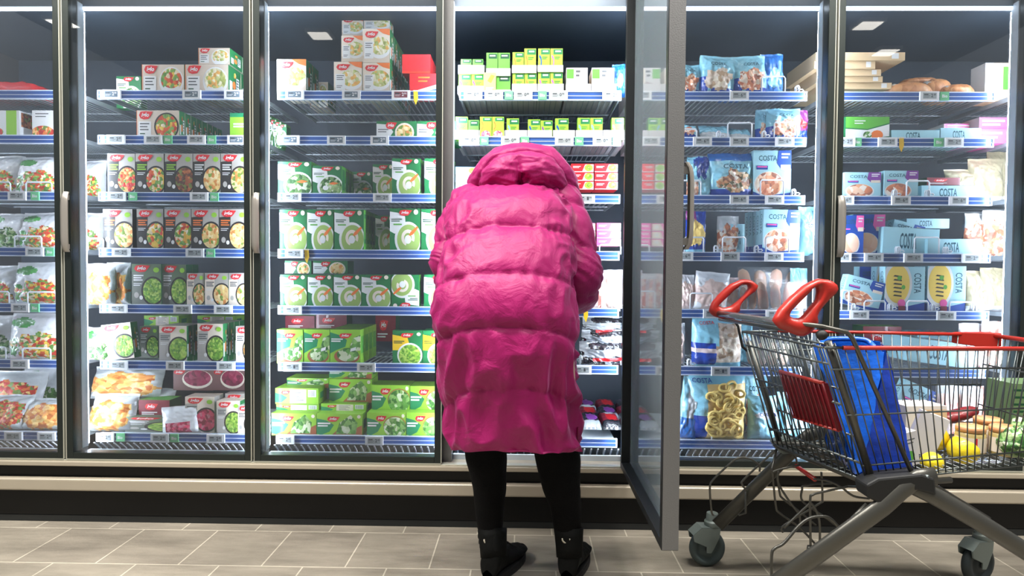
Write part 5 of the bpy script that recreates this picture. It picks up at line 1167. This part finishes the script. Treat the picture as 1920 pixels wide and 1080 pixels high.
def oval(mb, pts, w, h, m, n=16):
    pts = [Vector(p) for p in pts]; b = len(mb.v); N = len(pts)
    for i, p in enumerate(pts):
        t = (pts[min(N-1, i+1)]-pts[max(0, i-1)]).normalized(); sd = Vector((0, 1, 0)); up = t.cross(sd).normalized()
        for j in range(n): a = 2*pi*j/n; mb.v.append(tuple(p+sd*cos(a)*w+up*sin(a)*h))
    for i in range(N-1):
        for j in range(n): mb.face([b+i*n+j, b+i*n+(j+1) % n, b+(i+1)*n+(j+1) % n, b+(i+1)*n+j], m, True)
    mb.face([b+j for j in range(n)][::-1], m); mb.face([b+(N-1)*n+j for j in range(n)], m)
# chassis legs
RN = (C3(1752, 893, YN), C3(1722, 897, YN), C3(1690, 918, YN-.01), C3(1655, 950, YN-.01)); rnE = Vector((.635-CO.x, YN-.02-CO.y, .165))
FNs = (C3(1700, 905, YN+.01), C3(1752, 930, YN), C3(1830, 975, YN)); fnE = Vector((1.60-CO.x, YN+.0-CO.y, .165))
rfE = C3(1345, 985, YFAR+.03); ffE = C3(1850, 990, YFAR+.0)
for pts, hw in ((RN+(rnE,), .026), (FNs+(fnE,), .024), ((C3(1560, 800, YFAR), C3(1515, 818, YFAR), C3(1488, 843, YFAR+.01), rfE), .024), ((C3(1500, 838, YFAR), C3(1660, 890, YFAR), C3(1740, 925, YFAR), ffE), .018)):
    mb = MB(); oval(mb, pts, .016, hw, m_tube); mb.build('leg', CT)
# slim rods above the legs
mb = MB(); mb.tube([C3(1625, 945, YN), C3(1580, 990, YN), C3(1540, 1028, YN)], .005, m_tube, 8); mb.build('rod', CT); mb = MB(); mb.tube([C3(1740, 905, YN), C3(1762, 915, YN+.06), C3(1855, 972, YN+.1)], .005, m_tube, 8)
mb.tube([C3(1735, 912, YN-.015), C3(1739, 890, YN-.015)], .005, m_zinc, 8); mb.build('rod', CT)
mb = MB()
b = len(mb.v); hp = [(1618, 905), (1640, 893), (1720, 885), (1745, 893), (1748, 925), (1712, 915), (1675, 925), (1655, 945), (1622, 930)]
for Y in (YN-.02, YN+.05): mb.v += [tuple(C3(x, y, YN).xz.to_3d()) for x, y in ()] or [(C3(x, y, YN).x, Y-CO.y, C3(x, y, YN).z) for x, y in hp]
n = len(hp); mb.face([b+i for i in range(n)], m_hub); mb.face([b+n+i for i in range(n)][::-1], m_hub)
for i in range(n): mb.face([b+i, b+n+i, b+n+(i+1) % n, b+(i+1) % n], m_hub)
mb.build('hub_cover', CT, bevel=.006)
mb = MB(); b = 0; hp = [(1447, 828), (1480, 815), (1492, 822), (1486, 845), (1462, 848)]
for Y in (YFAR-.03, YFAR+.03): mb.v += [(C3(x, y, YFAR).x, Y-CO.y, C3(x, y, YFAR).z) for x, y in hp]
n = 5; mb.face(list(range(n)), m_fork); mb.face([n+i for i in range(n)][::-1], m_fork)
for i in range(n): mb.face([i, n+i, n+(i+1) % n, (i+1) % n], m_fork)
mb.build('hub_cover', CT, bevel=.005)
# lower wire rack
mb = MB(); W = lambda L, r=.0036: mb.tube(L, r, m_tube, 8)
Z = lambda L, Y: [C3(x, y, Y) for x, y in L]
def smooth(L, k=5):
    out = []
    for i in range(len(L)-1):
        q = [L[max(0, i-1)], L[i], L[i+1], L[min(len(L)-1, i+2)]]
        for j in range(k): out.append(Vector([cr(*[v[c] for v in q], j/k) for c in range(3)]))
    return out+[L[-1]]
YF2 = YFAR+.0
W(smooth(Z([(1338, 966), (1334, 958), (1331, 915), (1336, 901), (1357, 880), (1378, 862), (1392, 858), (1410, 862), (1424, 874), (1424, 884)], YF2-.03)))
W(smooth(Z([(1400, 920), (1391, 908), (1394, 900), (1425, 870), (1456, 843)], YF2-.03)))
W(smooth(Z([(1447, 1084), (1447, 1040), (1453, 1028), (1470, 1018), (1498, 986), (1520, 971), (1545, 968), (1560, 975), (1578, 995)], YN+.06)), .0045)
ym = (YN+YFAR)/2
W(smooth(Z([(1447, 880), (1450, 905), (1455, 950), (1462, 962), (1500, 990), (1534, 1026)], ym+.1))); W(smooth(Z([(1458, 895), (1462, 925), (1468, 935), (1500, 960), (1530, 985)], ym+.12)))
W(smooth(Z([(1560, 906), (1510, 910), (1504, 918), (1505, 940), (1540, 965), (1575, 990)], ym+.1))); W(smooth(Z([(1520, 1030), (1519, 940), (1524, 928), (1540, 923), (1590, 912)], ym-.1)))
W(smooth(Z([(1537, 1030), (1536, 975), (1522, 945), (1512, 950), (1470, 990)], ym-.06))); W(smooth(Z([(1460, 883), (1459, 905), (1480, 940), (1498, 965), (1500, 985)], ym+.05))); W(smooth(Z([(1540, 885), (1542, 935), (1535, 945), (1470, 985), (1468, 998)], ym+.08)))
W(smooth(Z([(1500, 872), (1462, 880), (1448, 886)], ym+.1))); W(smooth(Z([(1528, 1030), (1545, 1020), (1580, 998), (1600, 975)], ym-.08))); W(Z([(1398, 920), (1398, 962), (1385, 966)], YF2)); W(Z([(1519, 1024), (1517, 1040)], ym-.1), .009)
W([C3(1534, 1026, ym+.1), C3(1520, 1030, ym-.1)]); W([C3(1447, 880, ym+.1), C3(1456, 843, YF2-.03)]); W([C3(1590, 912, ym-.1), C3(1640, 915, YN+.03)]); W([C3(1578, 995, YN+.06), C3(1600, 985, YN)])
mb.build('lower_rack', CT)
mb = MB(); mb.tube(smooth(Z([(1470, 838), (1490, 855), (1495, 872)], YFAR-.03)), .0035, m_tube, 8); mb.tube(smooth(Z([(1526, 898), (1550, 901), (1575, 912), (1600, 930), (1630, 935)], YFAR-.18)), .0035, m_tube, 8)
mb.tube([C3(1493, 874, YFAR-.04), C3(1528, 899, YFAR-.17)], .0075, m_cred, 10); mb.build('lever', CT, label='red sleeved wire lever')
# casters
def caster(P, rot, R=.0635, dark=False):
    mr = m_rubd if dark else m_rub
    M = Matrix.Translation(P) @ Matrix.Rotation(rot, 4, 'Z') @ Matrix.Rotation(pi/2, 4, 'X')
    mb = MB(); w = .016
    mb.lathe([(.012, -w), (R*.38, -w*.9), (R*.45, -w*.55), (R*.62, -w*.5), (R*.68, -w), (R*.86, -w), (R*.97, -w*.6), (R, 0), (R*.97, w*.6), (R*.86, w), (R*.68, w), (R*.62, w*.5), (R*.45, w*.55), (R*.38, w*.9), (.012, w), (0, w)], mr, 40, M)
    mb.lathe([(0, w+.006), (.010, w+.006), (.012, w), (.012, -w), (.010, -w-.006), (0, -w-.006)], m_hub, 14, M)
    f = MB(); F = Matrix.Translation(P) @ Matrix.Rotation(rot, 4, 'Z')
    for sy in (-1, 1):
        y0 = sy*(w+.004); pts = [(.006, -.012), (.014, .0), (.036, .045), (.040, R+.012), (-.030, R+.016), (-.062, R-.012), (-.058, R-.034), (-.012, .012), (-.012, -.010)]
        b = len(f.v)
        for yy in (y0, y0+sy*.006): f.v += [tuple(F @ Vector((x, yy, z))) for x, z in pts]
        n = len(pts); f.face([b+i for i in range(n)], m_fork); f.face([b+n+i for i in range(n)][::-1], m_fork)
        for i in range(n): f.face([b+i, b+n+i, b+n+(i+1) % n, b+(i+1) % n], m_fork)
    b = len(f.v); top = [(-.062, R-.010), (-.030, R+.017), (.040, R+.013)]
    for i in range(2):
        (xa, za), (xb, zb) = top[i], top[i+1]; f.poly([F @ Vector((xa, -w-.01, za)), F @ Vector((xb, -w-.01, zb)), F @ Vector((xb, w+.01, zb)), F @ Vector((xa, w+.01, za))], m_fork)
    f.lathe([(.0, R+.012), (.028, R+.012), (.028, R+.030), (.022, R+.034), (.020, R+.060), (0, R+.060)], m_fork, 20, F @ Matrix.Translation((.018, 0, 0)))
    fo = f.build('caster', CT, bevel=.0015); mb.build('wheel', fo)
def flo(x, y): p = onfloor(x, y)-CO; p.z = 0; return p
p = flo(1325, 1060); caster(Vector((p.x, p.y, .066)), .12, .066)
p = flo(1832, 1093); caster(Vector((p.x, p.y, .069)), .35, .069, True)
caster(Vector((rnE.x-.02, rnE.y, .066)), .2, .066); caster(Vector((fnE.x, fnE.y, .066)), -.1, .066)
# ---------------------------------------------------------------- what it carries
m_bagb = mat('blue_bag_plastic', (22, 92, 200), .26, coat=.5, bump=(26, .6)); m_bagd = mat('blue_bag_shaded', (18, 52, 150), .3, coat=.4, bump=(26, .5))  # one blue bag: the darker copy paints shade on its unlit faces
def crumple(p, k, o): return Vector((noise.noise(p*9+Vector((o, 0, 0)))*k+noise.noise(p*22+Vector((o, 3, 0)))*k*.5, noise.noise(p*9+Vector((0, o, 5)))*k, noise.noise(p*8+Vector((9, 0, o)))*k*.6))
BG = Vector((1.02, -.60, .47)); mb = MB(); bo = C3(0, 0, -.6)*0
def B3(x, y, Y): return at(x, y, Y)-BG
tA, tB, tC, tD = B3(1525, 648, -.70), B3(1660, 652, -.68), B3(1652, 640, -.50), B3(1556, 634, -.50)
bA, bB, bC, bD = B3(1605, 890, -.745), B3(1712, 888, -.74), B3(1672, 850, -.48), B3(1548, 838, -.48)
mid = B3(1618, 885, -.765); tm = B3(1659, 660, -.70)
def quad(A, B, C, D, m, o, bulge=0):
    nrm = (B-A).cross(C-A).normalized()
    mb.grid(lambda u, v: bil(A, B, C, D, u, v)+crumple(bil(A, B, C, D, u, v), .010*min(1, 6*min(v+.1, 1.1-v)), o)+nrm*bulge*sin(u*pi)*sin(v*pi), 14, 24, m)
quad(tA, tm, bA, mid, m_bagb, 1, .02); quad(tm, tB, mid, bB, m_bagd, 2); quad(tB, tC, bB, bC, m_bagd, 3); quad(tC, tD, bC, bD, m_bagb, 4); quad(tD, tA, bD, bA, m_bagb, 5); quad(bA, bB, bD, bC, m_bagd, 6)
bag_o = mb.build('shopping_bag', None, BG); bag_o['label'] = 'large crumpled blue shopping bag standing in the wire trolley'; bag_o['category'] = 'bag'
mb = MB(); mb.tube(smooth([tA+Vector((.03, .0, 0)), tA+Vector((.05, .03, .015)), tB+Vector((-.05, .03, .02)), tB+Vector((-.03, 0, 0))]), .008, m_bagb, 8); mb.build('bag_handle', bag_o)
def cthing(o, label, cat): o['label'] = label; o['category'] = cat; o['kind'] = 'thing'; return o
def FZ(X): return NB.z+CO.z+.05*(X-.95)/.6+.004          # height of the basket floor
def floorat(x, Y):
    P = at(x, 870, Y); return P.x, FZ(P.x)
def fruit(x, Y, r, k, lift=0):
    X, Z_ = floorat(x, Y); mb = MB(); mb.grid(lambda u, v: Vector((cos(u*2*pi)*sin(v*pi)*r*1.0, sin(u*2*pi)*sin(v*pi)*r, r-cos(v*pi)*r*(1.12+.1*(v > .9)))), 24, 18, c_lemon, wrapu=True)
    o = mb.build('lemon', None, (X, Y, Z_+lift)); o.rotation_euler = (k, .9+k, k*2); o['group'] = 'yellow fruit in the trolley'; return o
c_lemon = mat('lemon_yellow', (238, 214, 40), .4, coat=.3, bump=(60, .25), var=.06)
cthing(fruit(1786, -.64, .043, .2), 'large bright yellow fruit in the trolley, right of the blue bag', 'fruit'); cthing(fruit(1752, -.60, .041, 1.1, .045), 'yellow fruit resting highest of the three in the trolley', 'fruit'); cthing(fruit(1738, -.70, .03, .6), 'small yellow fruit lowest against the near trolley side', 'fruit')
def jar(x, Y, k, words):
    X, Z_ = floorat(x, Y); t = empty('glass_jar', words, 'jar', (X, Y, Z_), 'jars in the trolley')
    mb = MB(); mb.lathe([(0, .001), (.036, .001), (.040, .006), (.040, .062), (.036, .070), (0, .070)], mat('jar_contents', (190, 170, 110), .2, coat=.8, var=.25), 24); mb.build('body', t)
    mb = MB(); mb.lathe([(0, .086), (.036, .086), (.039, .083), (.039, .070), (.0, .0695)], mat('jar_lid', (236, 170, 120), .35, coat=.3), 24); mb.build('lid', t)
    mb = MB()
    for i in range(24):
        a, b = pi*.8+i/24*pi*1.2, pi*.8+(i+1)/24*pi*1.2; mb.poly([(.0405*cos(q), .0405*sin(q), z) for q, z in ((a, .012), (b, .012), (b, .055), (a, .055))], c_cream if i % 12 else c_red)
    mb.build('paper_label', t)
for x, Y, w in ((1818, -.63, 'jar with orange lid in the trolley, nearest the yellow fruit'), (1850, -.56, 'jar with orange lid in the trolley, middle of three'), (1882, -.66, 'jar with orange lid in the trolley, furthest right')): jar(x, Y, 0, w)
def cbox(name, x, Y, w, d, h, m, label, cat, rz=0, ry=0, lift=0, paint=None):
    X, Z_ = floorat(x, Y); me = carton(w, h, d, m, paint=paint); o = link(name, me, None, (X, Y, Z_+lift)); o.rotation_euler = (0, ry, rz); return cthing(o, label, cat)
cbox('milk_carton', 1712, -.70, .05, .05, .10, c_card, 'small white carton in the trolley beside the blue bag', 'carton', .3, -.15, 0, lambda a: (a.ell(.4, .3, .3, .15, c_mid, 14), a.lines(.2, .8, .6, .8, 2, c_text, .3)))
cbox('cardboard_box', 1735, -.50, .14, .10, .12, c_card, 'white and brown cardboard box at the back of the trolley', 'box', .1, 0, 0, lambda a: a.rect(.4, 1, .0, .9, c_kraft))
cbox('paper_wrap', 1722, -.60, .08, .03, .13, c_card, 'folded white paper sheet leaning in the trolley', 'paper', -.3, .35, 0)
cbox('cabbage_crate', 1945, -.52, .16, .12, .17, K('print_crate_green', (104, 132, 88)), 'green carton with ribbed sides at the trolley nose', 'carton', 0, 0, 0, lambda a: a.lines(0, 1, .1, .9, 6, c_dkgreen, .3))
X, Z_ = floorat(1800, -.47); mb = MB()
mb.grid(lambda u, v: Vector(((v-.5)*.17, -cos(u*2*pi)*.035*max(.05, (1-abs(2*v-1)**4))**.5, .045+sin(u*2*pi)*.032*max(.05, (1-abs(2*v-1)**4))**.5+.004*noisy(u*5, v*9, 2, 1))), 20, 24, mat('salami_red', (120, 26, 32), .45, coat=.25, var=.4, bump=(30, .4)), wrapu=True)
o = mb.build('sausage_pack', None, (X, -.47, Z_+.05)); o.rotation_euler = (0, -.25, .1); o.scale = (.75, .8, .6); cthing(o, 'dark red sausage pack with white tip lying in the trolley', 'meat')
for i, (x, Y) in enumerate(((1905, -.70), (1925, -.60))):
    X, Z_ = floorat(x, Y); mb = MB(); mb.grid(lambda u, v: Vector((cos(u*2*pi)*sin(v*pi)*.05, sin(u*2*pi)*sin(v*pi)*.045, .045-cos(v*pi)*.042))*(1+.18*noise.noise(Vector((u*9, v*9, i)))), 28, 20, f_green, wrapu=True)
    o = mb.build('lettuce', None, (X, Y, Z_)); cthing(o, 'leafy green vegetable in the trolley, '+('nearest the wire side' if i == 0 else 'behind the other one'), 'vegetable')
# ================================================================ light and output
w = bpy.data.worlds.new('world'); SC.world = w; w.use_nodes = True
w.node_tree.nodes['Background'].inputs['Color'].default_value = (.9, .95, 1, 1)
w.node_tree.nodes['Background'].inputs['Strength'].default_value = .16
SC.view_settings.view_transform = 'Standard'; SC.view_settings.look = 'None'; SC.view_settings.gamma = 1
SC.view_settings.exposure = 0.7
SC.view_settings.use_curve_mapping = False
SC.cycles.max_bounces = 8; SC.cycles.transparent_max_bounces = 24; SC.cycles.caustics_reflective = False; SC.cycles.caustics_refractive = False
SC.cycles.sample_clamp_indirect = 4.0
